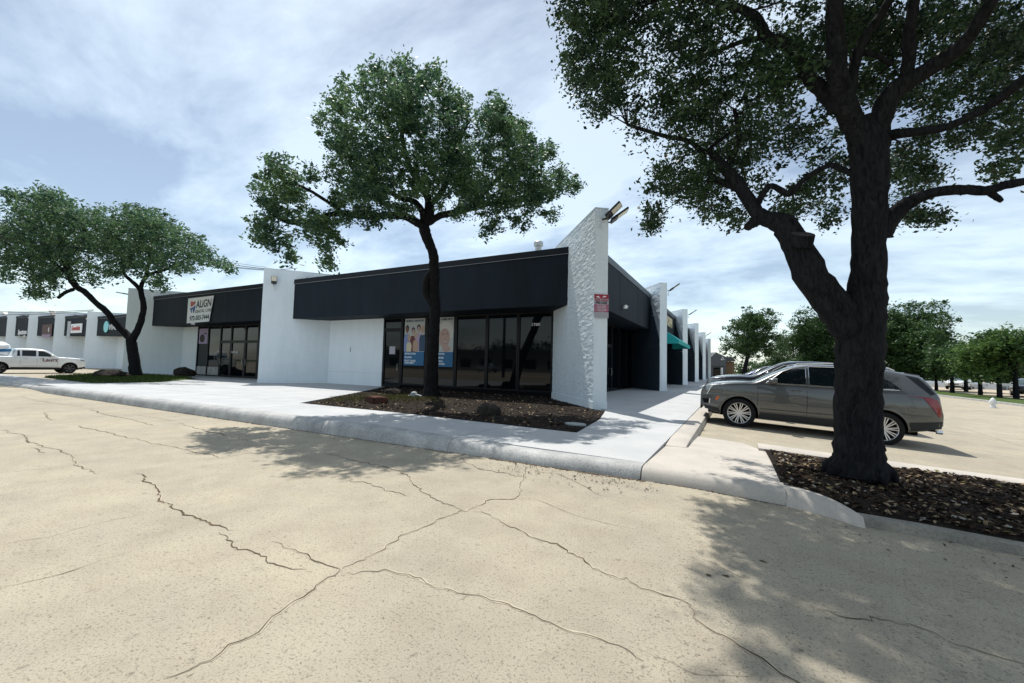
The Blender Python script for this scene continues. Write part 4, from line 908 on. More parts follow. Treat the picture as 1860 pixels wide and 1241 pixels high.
            db = MB(); db.lathe([(.001, -.075*q), (r0*.92, -.075*q)], (a, yo, Zw), axis='Y', seg=24); db.lathe([(.001, -.055*q), (.15, -.055*q), (.15, -.07*q)], (a, yo, Zw), axis='Y', seg=20); db.build('brake_disc', M['rimd'], wh)
            wb_ = MB(); c_ = [(a+(Ra+.012)*math.cos(t), Zw+(Ra+.012)*math.sin(t)) for t in [math.pi*i/14 for i in range(15)]]
            vs = [(x, s*(Wd(x, z)-.03), z) for x, z in c_]+[(x, s*(HW-.36), z) for x, z in c_]
            vs += [(a+(Ra+.012), s*(HW-.36), .18), (a-(Ra+.012), s*(HW-.36), .18)]
            wb_.add(vs, [(i, i+1, 16+i, 15+i) for i in range(14)]+[tuple(range(15, 30))+(31, 30)]); wb_.build('wheel_well', M['rimd'], T)
    # underbody, windscreen, rear glass, grille, plate
    b = MB(); b.box(.35, -HW+.37, .20, L_-.35, HW-.37, .50); b.box(ax1+Ra+.02, -HW+.10, .21, ax2-Ra-.02, HW-.10, .45); b.box(.20, -HW+.17, .24, ax1-Ra-.02, HW-.17, .5); b.box(ax2+Ra+.02, -HW+.17, .34, L_-.12, HW-.17, .5); b.build('underbody', M['rimd'], T)
    def toppatch(nm, x0, x1, m, inset=.05, off=.006, nx=8):
        vs = []; fs = []
        for i in range(nx+1):
            x = x0+(x1-x0)*i/nx; zt = topz(x)-.035; wt = Wd(x, zt)
            for k in range(9):
                y = (wt+.01-inset)*(1-k/4); sl = (topz(x+.01)-topz(x-.01))/.02; nl = math.hypot(1, sl)
                vs.append((x-off*sl/nl, y, zt+.035*(1-(y/wt)**2)+off/nl))
        for i in range(nx):
            for k in range(8): fs.append((i*9+k, (i+1)*9+k, (i+1)*9+k+1, i*9+k+1))
        q = MB(); q.add(vs, fs); return q.build(nm, m, T, smooth=True)
    toppatch('windscreen', *S['ws'], M['wglass']); 
    if S['rw']: toppatch('rear_window', *S['rw'], M['cglass'])
    zf = topz(0)
    b = MB(); b.box(-.012, -HW*.52, .56, -.002, HW*.52, zf-.07); g = b.build('grille', M['rimd'], T)
    b = MB()
    for k in range(0): b.box(-.018, -HW*.5, .585+k*(zf-.16-.56)/5, -.0125, HW*.5, .597+k*(zf-.16-.56)/5)
    for k in range(6): b = MB(); b.box(-.018, -HW*.5, .585+k*(zf-.16-.56)/5, -.0125, HW*.5, .597+k*(zf-.16-.56)/5); b.build('grille_bar', M['chrome'], g)
    b = MB(); b.box(-.035, -.16, .50, -.02, .16, .60); b.build('number_plate', M['rimd'], T)
    b = MB(); b.box(-.005, -HW*.62, .30, .03, HW*.62, .44); b.build('front_lip', M['clad'], T)
    if S['tail'] == 'suv':
        zs = topz(4.3)
        b = MB(); b.add([(4.20, -.56, zs+.012), (4.20, .56, zs+.012), (4.47, .58, zs-.03), (4.47, -.58, zs-.03), (4.20, -.56, zs-.03), (4.20, .56, zs-.03), (4.45, .58, zs-.055), (4.45, -.58, zs-.055)], [(0, 1, 2, 3), (7, 6, 5, 4), (0, 4, 5, 1), (1, 5, 6, 2), (2, 6, 7, 3), (3, 7, 4, 0)]); b.build('rear_spoiler', color, T)
        for s in sides:
            mb_ = MB(); mb_.tube([(2.05, s*.60, topz(2.05)-.01), (2.15, s*.60, topz(2.15)+.03), (3.0, s*.61, topz(3.0)+.035), (3.9, s*.60, topz(3.9)+.03), (4.02, s*.60, topz(4.02)-.01)], .014, 6); mb_.build('roof_rail', M['chrome'], T, smooth=True)
        mb_ = MB(); mb_.lathe([(.04, 0), (.045, .10), (.03, .10), (.028, .02)], (L_-.06, -.62, .33), axis='X', seg=10); mb_.build('exhaust_tip', M['chrome'], T)
    return T
bronze = paint('bronze_grey_paint', (.085, .088, .088), metal=.5, rough=.3)
suv = make_car('parked_suv', 'bronze grey SUV parked beyond the big oak trunk with its nose at the walk', bronze, (-.885, 13.26, -.005), 0, R(2.86), group='cars parked along the east walk')
suv['category'] = 'car'
dk = paint('black_paint', (.012, .014, .02), rough=.2); sv = paint('silver_blue_paint', (.34, .38, .44), metal=.7, rough=.25); nv = paint('navy_paint', (.008, .011, .05), rough=.2)
big = dict(L=5.1, HW=.98, wb=2.95, axf=1.0, R=.40, arch=.46, belt=1.22, ws=(1.40, 2.05), rw=(4.85, 5.02), mirror=(1.8, 1.28),
  top=[(0, .90), (.05, 1.05), (.14, 1.12), (.5, 1.20), (1.0, 1.26), (1.35, 1.29), (1.7, 1.50), (2.05, 1.70), (2.3, 1.79), (2.7, 1.83), (3.4, 1.84), (4.2, 1.82), (4.65, 1.77), (4.8, 1.74), (4.95, 1.45), (5.03, 1.25), (5.07, 1.1), (5.1, .85)],
  bot=[(0, .45), (.3, .30), (.6, .26), (4.4, .28), (4.8, .36), (5.1, .5)],
  wins=[[(1.62, 1.22), (2.42, 1.235), (2.41, 1.68), (2.2, 1.65), (1.95, 1.5)], [(2.50, 1.237), (3.4, 1.245), (3.42, 1.72), (2.49, 1.69)], [(3.5, 1.247), (4.7, 1.26), (4.6, 1.68), (3.52, 1.72)]], door_x=(1.45, 2.46, 3.46), tail='other',
  headpoly=[(.05, .92), (.35, 1.0), (.5, 1.08), (.1, 1.06)], tailpoly=[(4.85, 1.2), (5.03, 1.15), (5.06, .85), (4.95, .9)])
c2 = make_car('parked_suv', 'tall dark SUV parked just behind the bronze grey SUV', dk, (-.95, 16.35, .0), 0, R(2.86), big, 'cars parked along the east walk'); c2['category'] = 'car'
c3 = make_car('parked_car', 'silver blue car with a bright bonnet, third from the camera along the east walk', sv, (-.95, 19.4, .0), 0, R(2.86), dict(tail='other', headpoly=[(.05, .72), (.35, .8), (.5, .9), (.1, .86)], tailpoly=[(4.5, 1.0), (4.75, .98), (4.78, .75), (4.6, .8)]), 'cars parked along the east walk'); c3['category'] = 'car'
c4 = make_car('parked_car', 'dark navy car parked beyond the silver blue one, fourth along the east walk', nv, (-.9, 24.6, .1), 0, R(2.86), dict(tail='other', headpoly=[(.05, .72), (.35, .8), (.5, .9), (.1, .86)], tailpoly=[(4.5, 1.0), (4.75, .98), (4.78, .75), (4.6, .8)]), 'cars parked along the east walk'); c4['category'] = 'car'
# ---- white pickup
whitep_ = paint('white_car_paint', (.74, .76, .77), metal=0, rough=.3)
pk = make_car('pickup_truck', 'white crew cab pickup truck with dark lettering on its door, parked by the far shops', whitep_, (-45.95, 13.28, .0), R(-90),
  0, dict(L=5.55, HW=.94, axf=.95, wb=3.5, R=.39, arch=.47, belt=1.16, ws=(1.62, 2.15), rw=None, mirror=(1.95, 1.2), tumble=.76, spokes=6,
  top=[(0, .85), (.05, 1.0), (.2, 1.07), (.7, 1.13), (1.3, 1.18), (1.6, 1.20), (1.9, 1.45), (2.15, 1.64), (2.4, 1.72), (2.9, 1.76), (3.4, 1.76), (3.68, 1.72), (3.72, 1.66), (3.80, 1.2), (3.84, 1.19), (4.5, 1.19), (5.4, 1.18), (5.5, 1.15), (5.55, 1.0)],
  bot=[(0, .5), (.3, .36), (.6, .34), (5.0, .38), (5.55, .5)],
  wins=[[(1.80, 1.17), (2.62, 1.18), (2.62, 1.60), (2.35, 1.57), (2.1, 1.42)], [(2.72, 1.18), (3.42, 1.19), (3.42, 1.60), (2.72, 1.61)], [(3.50, 1.19), (3.66, 1.19), (3.64, 1.58), (3.52, 1.60)]], door_x=(1.62, 2.67, 3.50), tail='pickup', cat='pickup truck', flare=whitep_, rimm=M['steel2'],
  headpoly=[(.05, .86), (.35, .9), (.42, 1.04), (.1, 1.0)], tailpoly=[(5.4, 1.1), (5.52, 1.08), (5.52, .8), (5.42, .8)]))
o = text('lettering', 'Laurz', .36, M['maroon'], (0, 0, 0), (1, 0, 0), (0, 0, 1), pk, bold=.006)
o.matrix_basis = Matrix.Translation((2.05, .965, .93)) @ Matrix(((-1, 0, 0), (0, 1, 0), (0, 0, 1))).to_4x4() @ Matrix(((1, 0, 0), (0, 1, 0), (0, 0, 1))).to_4x4()
o.matrix_basis = Matrix.Translation((2.02, .962, .93)) @ Matrix.Rotation(math.pi, 4, 'Z')
# blue and white helmeted mass behind the truck bed: a covered bundle
t = thing('tied_bundle', 'blue and white covered bundle standing on the pickup bed at the left edge', 'bundle', (-45.9, 8.9, 1.2))
b = MB(); b.lathe([(.001, 1.0), (.25, .98), (.5, .8), (.58, .55), (.55, .25), (.45, 0), (.001, 0)], seg=14); b.v = [(v[0]*(1+.12*math.sin(v[2]*9)), v[1], v[2]*(1+.05*math.sin(v[0]*7))) for v in b.v]; b.build('cover', M['whitep'], t, smooth=True)
b = MB(); b.lathe([(.565, .32), (.60, .34), (.61, .5), (.575, .52)], seg=14); b.v = [(v[0]*(1+.12*math.sin(v[2]*9)), v[1], v[2]+.08*v[1]) for v in b.v]; b.build('band', M['pblue'], t, smooth=True)
# distant vehicles seen beyond the trees
c5 = make_car('parked_car', 'dark low car parked beyond the trunks of the median trees', dk, (24.6, 58, -.42), R(75), 0, None, detail=False); c5['category'] = 'car'
c6 = make_car('parked_car', 'white car far off, just right of the SUV tail light', whitep_, (26.5, 80, -.42), R(60), 0, None, detail=False); c6['category'] = 'car'
c7 = make_car('parked_suv', 'pale car parked across the street, seen mirrored in the front windows', sv, (-45, -38, 0), R(15), 0, None, detail=False); c7['category'] = 'car'
# ================================================================ TREES
def catmull(P, n=5):
    out_ = []
    for i in range(len(P)-1):
        p0, p1, p2, p3 = P[max(i-1, 0)], P[i], P[i+1], P[min(i+2, len(P)-1)]
        for k in range(n):
            t = k/n
            out_.append(.5*((2*p1)+(p2-p0)*t+(2*p0-5*p1+4*p2-p3)*t*t+(3*p1-3*p2+p3-p0)*t**3))
    out_.append(P[-1]); return out_
def limb(b, pts, seg=10, n=5, wob=.04, base_blend=True):
    """pts: (x px, y px, radius px, depth) traced from the photograph"""
    P = [at(p[0], p[1], p[3]) for p in pts]; rr = [p[2]*p[3]/F*math.cos(math.atan((p[0]-930)/F)) for p in pts]
    V4 = [Vector((*p, r)) for p, r in zip(P, rr)]; Q = catmull(V4, n)
    P = [Vector(q[:3]) for q in Q]; rr = [max(.004, q[3]) for q in Q]
    for i in range(1, len(P)-1): P[i] += Vector((random.gauss(0, 1), random.gauss(0, 1), random.gauss(0, 1)))*rr[i]*wob
    b.tube(P, [r*random.uniform(.95, 1.05) for r in rr], seg, noisef=.035); return list(zip(P, rr))
def leaves_mesh(name, cents, crad, nper, size, m, parent, flat=.75, kind=None):
    """cents (k,3); leaves gathered in gaussian clumps around each"""
    k = len(cents); N = k*nper
    c = np.repeat(np.asarray(cents), nper, 0); r = np.repeat(np.asarray(crad), nper)[:, None]
    off = rng.normal(0, .5, (N, 3))*r; off[:, 2] *= flat; pos = c+off
    s = size*(.45+rng.beta(2, 3, (N, 1))*1.35)
    u = rng.normal(0, 1, (N, 3)); u[:, 2] *= .6; u /= np.linalg.norm(u, axis=1, keepdims=True)
    w_ = rng.normal(0, 1, (N, 3)); w_[:, 2] += .5; v = np.cross(u, w_); v /= np.linalg.norm(v, axis=1, keepdims=True)
    n = np.cross(u, v)
    P = np.empty((N, 4, 3)); P[:, 0] = pos-u*s*.55; P[:, 1] = pos-v*s*.27+n*s*.08; P[:, 2] = pos+u*s*.55; P[:, 3] = pos+v*s*.27+n*s*.08
    me = bpy.data.meshes.new(name); me.vertices.add(4*N); me.vertices.foreach_set('co', P.reshape(-1))
    me.loops.add(4*N); me.loops.foreach_set('vertex_index', np.arange(4*N, dtype=np.int32))
    me.polygons.add(N); me.polygons.foreach_set('loop_start', np.arange(0, 4*N, 4, dtype=np.int32)); me.polygons.foreach_set('loop_total', np.full(N, 4, np.int32))
    me.update(); me.validate(); me.materials.append(m); return link(name, me, parent, kind)
def crown_from_blobs(blobs, dens, spread=1.0, crad=.26, cuts=.0):
    """blobs: world centre + radius; returns clump centres and tips"""
    cs, rs = [], []
    for c, r, k in blobs:
        n = max(3, int(dens*r*r*k)) 
        for _ in range(n):
            d = rng.normal(0, 1, 3); d /= np.linalg.norm(d); q = rng.uniform(0, 1)**.45
            z = 1.0
            if rng.uniform() < .15: q = rng.uniform(.98, 1.17); z = .6          # sprigs that break the outline
            p = np.array(c)+d*r*q*spread; cs.append(p); rs.append(crad*rng.uniform(.5, 1.2)*z)
    return np.array(cs), np.array(rs)
def twigs(b, skeleton, tips, rad=.012, seg=4, every=1):
    S = np.array([tuple(p) for p, r in skeleton]); RR = [r for p, r in skeleton]
    for t in tips[::every]:
        d = np.linalg.norm(S-t, axis=1)+.0
        i = int(np.argmin(d+ .25*np.maximum(0, S[:, 2]-t[2]))); a = Vector(S[i]); e = Vector(t); L_ = (e-a).length
        if L_ < .15 or L_ > 1.5*(rad/.010)**1.2: continue
        P = [a, a.lerp(e, .33)+Vector((random.gauss(0, .07), random.gauss(0, .07), random.uniform(.0, .09)))*L_, a.lerp(e, .68)+Vector((random.gauss(0, .06), random.gauss(0, .06), random.uniform(-.02, .07)))*L_, e]
        Q = catmull(P, 3); r0 = min(RR[i]*.5, rad*(.8+L_*.6)); b.tube(Q, [r0*(1-.86*j/(len(Q)-1)) for j in range(len(Q))], seg, cap=False)
def flare(b, base, r, n=7, rise=.45, reach=1.7):
    for k in range(n):
        a = 2*math.pi*k/n+random.uniform(-.3, .3); d = Vector((math.cos(a), math.sin(a), 0)); q = random.uniform(.8, 1.2)
        b.tube([base+d*r*.35+Vector((0, 0, rise*q*1.2)), base+d*r*.75+Vector((0, 0, rise*.5*q)), base+d*r*1.15*q+Vector((0, 0, rise*.14)), base+d*r*reach*q+Vector((0, 0, -.06))], [r*.5, r*.42, r*.30, r*.12], 8, noisef=.05)
# ---------------- big oak on the right
T = thing('oak_tree', 'large dark live oak in the right mulch bed, in front of the bronze SUV', 'tree', (1.42, 6.96, .12), group='live oaks by the building')
b = MB(); sk = []
sk += limb(b, [(1559, 868, 60, 5.44), (1559, 835, 51, 5.44), (1559, 780, 46, 5.44), (1559, 700, 45, 5.42), (1562, 630, 46, 5.4), (1570, 565, 42, 5.4), (1577, 490, 35, 5.4), (1579, 400, 34, 5.35), (1579, 320, 36, 5.3), (1576, 265, 38, 5.3), (1560, 215, 27, 5.3)], 22, 6, wob=.015)
sk += limb(b, [(1550, 620, 28, 5.4), (1522, 566, 36, 5.42), (1478, 508, 33, 5.5), (1448, 450, 28, 5.6), (1424, 408, 23, 5.75), (1385, 395, 15, 5.9), (1362, 368, 13, 6.0), (1340, 333, 12, 6.1), (1316, 305, 10, 6.2), (1300, 285, 7, 6.3)], 14)
sk += limb(b, [(1385, 396, 14, 5.9), (1368, 405, 10, 5.9), (1358, 414, 8, 5.88)], 8)                                  # short sawn stub
sk += limb(b, [(1352, 350, 8, 6.05), (1325, 335, 7, 6.2), (1296, 323, 6, 6.4), (1280, 300, 5, 6.5), (1277, 280, 5, 6.5), (1250, 256, 4.5, 6.6), (1203, 246, 4, 6.8), (1139, 226, 3, 7)], 7)
sk += limb(b, [(1376, 370, 7, 5.95), (1388, 350, 6, 5.9), (1402, 338, 6, 5.9), (1434, 352, 7, 5.8), (1462, 325, 6, 5.7), (1508, 301, 6, 5.5), (1550, 318, 7, 5.4)], 8)
sk += limb(b, [(1316, 305, 7, 6.2), (1330, 285, 6, 6.2), (1342, 255, 5.5, 6.1), (1340, 225, 5, 6.1), (1333, 198, 3.5, 6.1)], 7)
sk += limb(b, [(1300, 290, 5, 6.3), (1290, 270, 4, 6.4), (1330, 240, 3, 6.4)], 6)
sk += limb(b, [(1565, 250, 26, 5.3), (1538, 200, 24, 5.2), (1522, 140, 22, 5.1), (1518, 70, 19, 5.0), (1516, 0, 16, 4.9), (1520, -90, 12, 4.8), (1500, -220, 8, 4.6)], 14)
sk += limb(b, [(1520, 200, 16, 5.25), (1495, 165, 16, 5.3), (1470, 140, 14, 5.35), (1446, 95, 12, 5.45), (1420, 78, 13, 5.5), (1393, 68, 12, 5.6), (1378, 40, 10, 5.65), (1350, 18, 8, 5.8), (1310, 8, 6, 6.0), (1250, -10, 4, 6.2)], 10)
sk += limb(b, [(1393, 68, 6, 5.6), (1350, 75, 5, 5.8), (1300, 95, 4, 6.0), (1250, 110, 3, 6.2)], 6)
sk += limb(b, [(1590, 270, 26, 5.3), (1600, 215, 24, 5.2), (1625, 165, 22, 5.1), (1690, 125, 20, 4.9), (1745, 85, 18, 4.7), (1785, 30, 16, 4.5), (1830, -50, 12, 4.3), (1900, -180, 8, 4.0)], 12)
sk += limb(b, [(1640, 160, 14, 5.1), (1650, 120, 14, 5.0), (1652, 60, 13, 4.9), (1662, 0, 11, 4.8), (1675, -100, 8, 4.6)], 9)
sk += limb(b, [(1540, 190, 12, 5.2), (1560, 90, 11, 5.1), (1605, 20, 10, 5.0), (1640, -60, 8, 4.9)], 8)
sk += limb(b, [(1560, 95, 6, 5.15), (1590, 100, 6, 5.1), (1620, 118, 6, 5.1)], 6)
sk += limb(b, [(1597, 262, 16, 5.3), (1622, 245, 12, 5.2), (1660, 240, 11, 5.0), (1715, 232, 10, 4.8), (1770, 208, 10, 4.6), (1815, 180, 12, 4.4), (1860, 145, 13, 4.2), (1950, 90, 10, 3.9)], 9)
sk += limb(b, [(1600, 430, 24, 5.35), (1618, 398, 20, 5.3), (1648, 370, 17, 5.2), (1695, 350, 13, 5.0), (1750, 345, 13, 4.8), (1795, 346, 13, 4.6), (1830, 335, 12, 4.5), (1880, 325, 11, 4.3), (1960, 290, 8, 4.0)], 11)
sk += limb(b, [(1795, 348, 9, 4.6), (1812, 360, 8, 4.58), (1820, 366, 5, 4.56)], 7)
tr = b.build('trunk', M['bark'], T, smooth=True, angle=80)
b = MB(); flare(b, atz(1559, 858, .12), .25, 8, .20, 1.3); b.build('root', M['bark'], tr, smooth=True, angle=80)
b = MB(); p = at(1452, 446, 5.5); q = p+Vector((.03, -.07, .13)); b.tube([p, q], [.15, .14], 12); b.build('sawn_stump', M['bark'], tr, smooth=True)
b = MB(); u_ = (q-p).normalized(); b.tube([q, q+u_*.006], [.13, .125], 12); b.build('cut_face', M['cut'], tr)
BL = [(1080,60,70,6.8),(1060,130,48,6.6),(1110,165,58,6.8),(1180,100,90,6.5),(1280,60,90,6.3),(1170,235,42,7),(1230,180,70,6.6),(1230,280,45,7),(1300,200,80,6.8),(1205,330,32,7.2),(1190,385,18,7.2),(1183,410,9,7.2),(1290,310,58,7),(1370,250,78,6.8),(1350,330,45,7),(1295,385,26,6.9),(1245,345,26,7),(1340,395,20,6.8),(1400,150,80,6),(1440,60,90,6),(1470,240,58,6.5),(1470,340,50,6.8),(1510,385,30,6.8),(1430,385,34,6.8),(1530,60,70,6.2),(1600,60,60,6.2),(1640,290,40,6.8),(1660,310,36,6.9),(1700,330,26,6.9),(1655,395,24,6.5),(1690,400,16,6.5),(1690,60,70,6.2),(1770,90,70,6.2),(1700,190,45,6.4),(1770,170,55,6),(1840,120,60,5.8),(1840,275,26,5.4),(1818,305,18,5.4),(1855,225,28,5.6),(1640,180,30,6.2),(1040,30,30,6.5),(1120,20,60,6.3),(1545,300,30,6.9),(1560,175,36,6.4),(1585,120,42,6.4),(1605,155,30,6.4),(1620,60,50,6.3),(1480,120,50,6.3),(1720,130,50,6.2),(1740,250,30,6.3),(1800,230,40,6.2),(1850,60,60,6.0),(1850,180,40,6.0),(1680,240,30,6.4),(1655,345,28,6.7),(1270,360,24,6.9),(1500,300,30,6.9)]
blobs = []
for x, y, r, d in BL:
    r *= .95
    k = .9 if x > 1560 else (.8 if x > 1400 else 1.0)
    for dd in (-.6, .25, 1.0):
        q = d+dd; blobs.append((at(x, y, q), r*q/F*.92, k*.8*random.choice((.35, 1.0, 1.45))))
for c_, r_ in (((0, 4.5, 8.2), 1.7), ((-1.0, 5.6, 8.3), 1.5), ((1.5, 4.3, 8.5), 1.9), ((3, 5.3, 8), 1.9), ((3.8, 7.3, 7.7), 1.9), ((1.5, 7.2, 9.3), 2.0), ((-.6, 7.2, 9.0), 1.6), ((4.2, 4.6, 7.0), 1.5), ((2.4, 3.1, 7.4), 1.5), ((.6, 3.2, 7.8), 1.2), ((5.0, 6.3, 6.2), 1.5), ((-1.6, 6.6, 8.3), 1.3), ((2.2, 5.6, 7.6), 1.4), ((3.6, 3.6, 6.4), 1.3), ((-2.75, 6.1, 9.2), .8), ((-2.3, 5.6, 9.0), 1.0), ((-1.6, 4.9, 8.6), 1.0), ((.9, 2.4, 7.6), 1.0), ((1.9, 1.9, 7.2), 1.1)):
    blobs.append((Vector(c_), r_*.92, random.choice((.5, .9, 1.3))))
cs, rs = crown_from_blobs(blobs, 98, crad=.23)
tb = MB(); twigs(tb, sk, cs, .010, 4, every=12); tb.build('branches', M['bark'], T, smooth=True, kind='stuff')
leaves_mesh('crown', cs, rs, 54, .060, M['leaf'], T)
put_local(T); print('big oak clumps', len(cs))
# ---------------- middle oak
T = thing('oak_tree', 'leaning live oak with a wide crown in the bed before the dark front windows', 'tree', (-10.3, 12.7, .16), group='live oaks by the building')
b = MB(); sk = []
sk += limb(b, [(781, 724, 15.5, 16.0), (783, 705, 13, 16.0), (785, 660, 11, 15.8), (789, 600, 10, 15.4), (790, 560, 10, 15.1), (788, 530, 10, 14.9), (788, 500, 10, 14.6), (788, 467, 9, 14.3), (780, 443, 9, 14.0), (771, 420, 10.5, 13.6), (770, 404, 10.5, 13.4)], 14)
sk += limb(b, [(786, 556, 6, 15.0), (775, 533, 7.5, 14.9), (774, 510, 6, 14.6), (785, 490, 5, 14.5)], 9)      # burl
sk += limb(b, [(771, 412, 8, 13.4), (755, 403, 8, 13.1), (738, 394, 7.5, 12.8), (705, 391, 7, 12.3), (676, 394, 6, 11.8), (639, 391, 6, 11.2), (625, 387, 5.5, 11.0), (595, 391, 5, 10.5), (559, 402, 4.5, 10.2), (525, 405, 3.5, 9.9), (495, 390, 3, 9.7)], 8)
sk += limb(b, [(770, 408, 7, 13.4), (767, 385, 6, 13.1), (752, 366, 5.5, 12.8), (731, 361, 5, 12.3), (700, 345, 4, 11.8), (660, 320, 3, 11)], 8)
sk += limb(b, [(774, 405, 9, 13.4), (780, 385, 9, 13.2), (777, 360, 7, 13.0), (764, 336, 6.5, 12.6), (742, 299, 5, 12.2), (730, 240, 4, 11.8), (735, 170, 3, 11.6)], 8)
sk += limb(b, [(776, 404, 8, 13.4), (800, 392, 6.5, 13.2), (840, 383, 6, 13.0), (877, 372, 5, 12.9), (932, 365, 4, 12.8), (975, 345, 2.5, 12.7), (1005, 325, 1, 12.6)], 8)
sk += limb(b, [(778, 375, 6, 13.1), (800, 352, 5.5, 13.0), (822, 305, 4.5, 12.8), (838, 250, 2.6, 12.4), (856, 215, 1, 12.2)], 8)
sk += limb(b, [(840, 383, 5, 13.0), (890, 340, 4, 12.9), (930, 290, 3.5, 12.8), (960, 260, 3, 12.7)], 7)
sk += limb(b, [(625, 388, 4, 11.0), (600, 370, 3.5, 10.7), (560, 345, 3, 10.3), (520, 330, 2.5, 10)], 6)
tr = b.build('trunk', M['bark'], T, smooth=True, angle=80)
b = MB(); flare(b, atz(783, 719, .15), .28, 6, .3, 1.6); b.build('root', M['bark'], tr, smooth=True, angle=80)
BM = [(690,388,24),(652,386,24),(722,386,20),(620,396,20),(598,402,20),(748,380,16),(830,385,20),(870,372,20),(738,122,20),(683,142,30),(639,168,34),(607,187,20),(731,165,44),(786,152,34),(826,180,28),(612,228,34),(676,212,50),(749,222,55),(815,230,42),(904,186,20),(897,222,34),(932,248,34),(627,279,40),(607,314,20),(676,287,55),(749,299,58),(815,300,50),(877,287,45),(950,287,40),(992,272,24),(1018,318,28),(1046,334,10),(988,338,34),(932,338,40),(960,360,30),(905,370,26),(975,380,20),(1030,345,16),(859,343,36),(1003,388,15),(895,398,24),(884,424,10),(943,398,22),(676,354,38),(639,343,30),(669,402,13),(605,358,20),(712,343,36),(508,310,30),(477,336,18),(530,338,30),(559,316,16),(495,372,34),(537,380,30),(466,402,18),(500,424,30),(466,432,10),(522,466,12),(512,448,16),(585,426,28),(616,436,10),(595,478,10),(566,409,26),(590,456,15),(835,200,26),(770,340,30),(800,365,16)]
blobs = []
for x, y, r in BM:
    d0 = 10.0 if x < 600 else (10.0+(x-600)/150*1.4 if x < 750 else 11.6+(x-750)/300*1.2)
    k = 1.0
    for dd in ((-.5, .6) if x < 600 else ((-1.2, .1, 1.4) if r > 28 else (-.4, .6))):
        q = d0+dd; blobs.append((at(x, y, q), r*q/F*.93, k*random.choice((.35, .9, 1.4) if x > 600 else (1.0, 1.3))))
cs, rs = crown_from_blobs(blobs, 72, crad=.225)
tb = MB(); twigs(tb, sk, cs, .009, 4, every=10); tb.build('branches', M['bark'], T, smooth=True, kind='stuff')
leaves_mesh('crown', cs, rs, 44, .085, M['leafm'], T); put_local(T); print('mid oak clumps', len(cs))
# ---------------- left oak
T = thing('oak_tree', 'forked live oak in the grass bed on the left, beside the white pickup', 'tree', (-35, 11.6, .15), group='live oaks by the building')
D = 25.6; b = MB(); sk = []
sk += limb(b, [(247, 688, 15, D), (246, 677, 12.5, D), (243, 650, 11, D), (239, 625, 10.5, D), (239, 612, 10, D)], 12)
sk += limb(b, [(240, 616, 9, D), (250, 600, 7.5, D), (258, 576, 6.5, D), (261, 556, 6, D), (258, 540, 5.8, D), (255, 524, 6, D)], 9)
sk += limb(b, [(255, 526, 5, D), (245, 516, 4.5, D), (236, 508, 4.2, D), (226, 497, 3.5, D), (222, 470, 3, D), (215, 430, 2, D)], 7)
sk += limb(b, [(255, 526, 5, D), (262, 508, 4.2, D), (275, 497, 3.6, D), (300, 490, 3, D), (330, 475, 2.5, D), (365, 465, 2, D)], 7)
sk += limb(b, [(262, 508, 3.5, D), (272, 470, 3, D), (275, 430, 2.4, D), (285, 410, 1.5, D)], 6)
sk += limb(b, [(239, 616, 9, D), (228, 606, 8, D), (211, 589, 7.2, D-.3), (194, 567, 7, D-.7), (174, 550, 6.5, D-1), (155, 531, 7, D-1.3), (140, 522, 7, D-1.5), (127, 503, 7.5, D-1.6), (120, 481, 7, D-1.7), (112, 460, 6, D-1.8), (113, 430, 5, D-1.8), (105, 395, 3.5, D-1.8), (100, 370, 2, D-1.8)], 10)
sk += limb(b, [(133, 526, 5, D-1.5), (120, 531, 4.5, D-1.5), (112, 536, 4.3, D-1.5), (106, 541, 4, D-1.5)], 7)
sk += limb(b, [(125, 500, 5, D-1.6), (100, 480, 4, D-1.9), (70, 455, 3.5, D-2.2), (40, 440, 2.5, D-2.4), (0, 430, 2, D-2.6)], 7)
sk += limb(b, [(120, 480, 4, D-1.6), (140, 450, 3.5, D-1.5), (160, 425, 2.5, D-1.4)], 6)
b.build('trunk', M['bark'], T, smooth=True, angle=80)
BLf = [(19,352,8),(66,358,22),(99,366,24),(38,384,24),(83,394,38),(130,387,26),(147,402,27),(14,425,28),(59,425,38),(106,432,38),(154,435,34),(24,466,34),(71,470,38),(99,501,22),(66,511,22),(57,530,9),(75,532,7),(14,500,12),(201,402,25),(237,395,27),(272,403,28),(296,416,24),(189,434,32),(237,430,38),(284,434,38),(331,436,22),(355,446,20),(365,462,22),(398,476,12),(412,486,6),(213,466,32),(260,470,34),(307,470,28),(343,482,18),(284,504,15),(291,517,6),(184,492,14),(166,506,12),(208,498,8),(147,478,18),(-30,440,35),(-45,400,34),(-30,485,25),(120,460,25),(135,500,12)]
blobs = []
for x, y, r in BLf:
    for dd in (-2.2, 0, 1.8): q = D-1+dd; blobs.append((at(x, y, q), r*q/F*.93, .9))
cs, rs = crown_from_blobs(blobs, 22, crad=.48)
tb = MB(); twigs(tb, sk, cs, .014, 4, every=9); tb.build('branches', M['bark'], T, smooth=True, kind='stuff')
leaves_mesh('crown', cs, rs, 34, .15, M['leafm'], T); put_local(T); print('left oak clumps', len(cs))
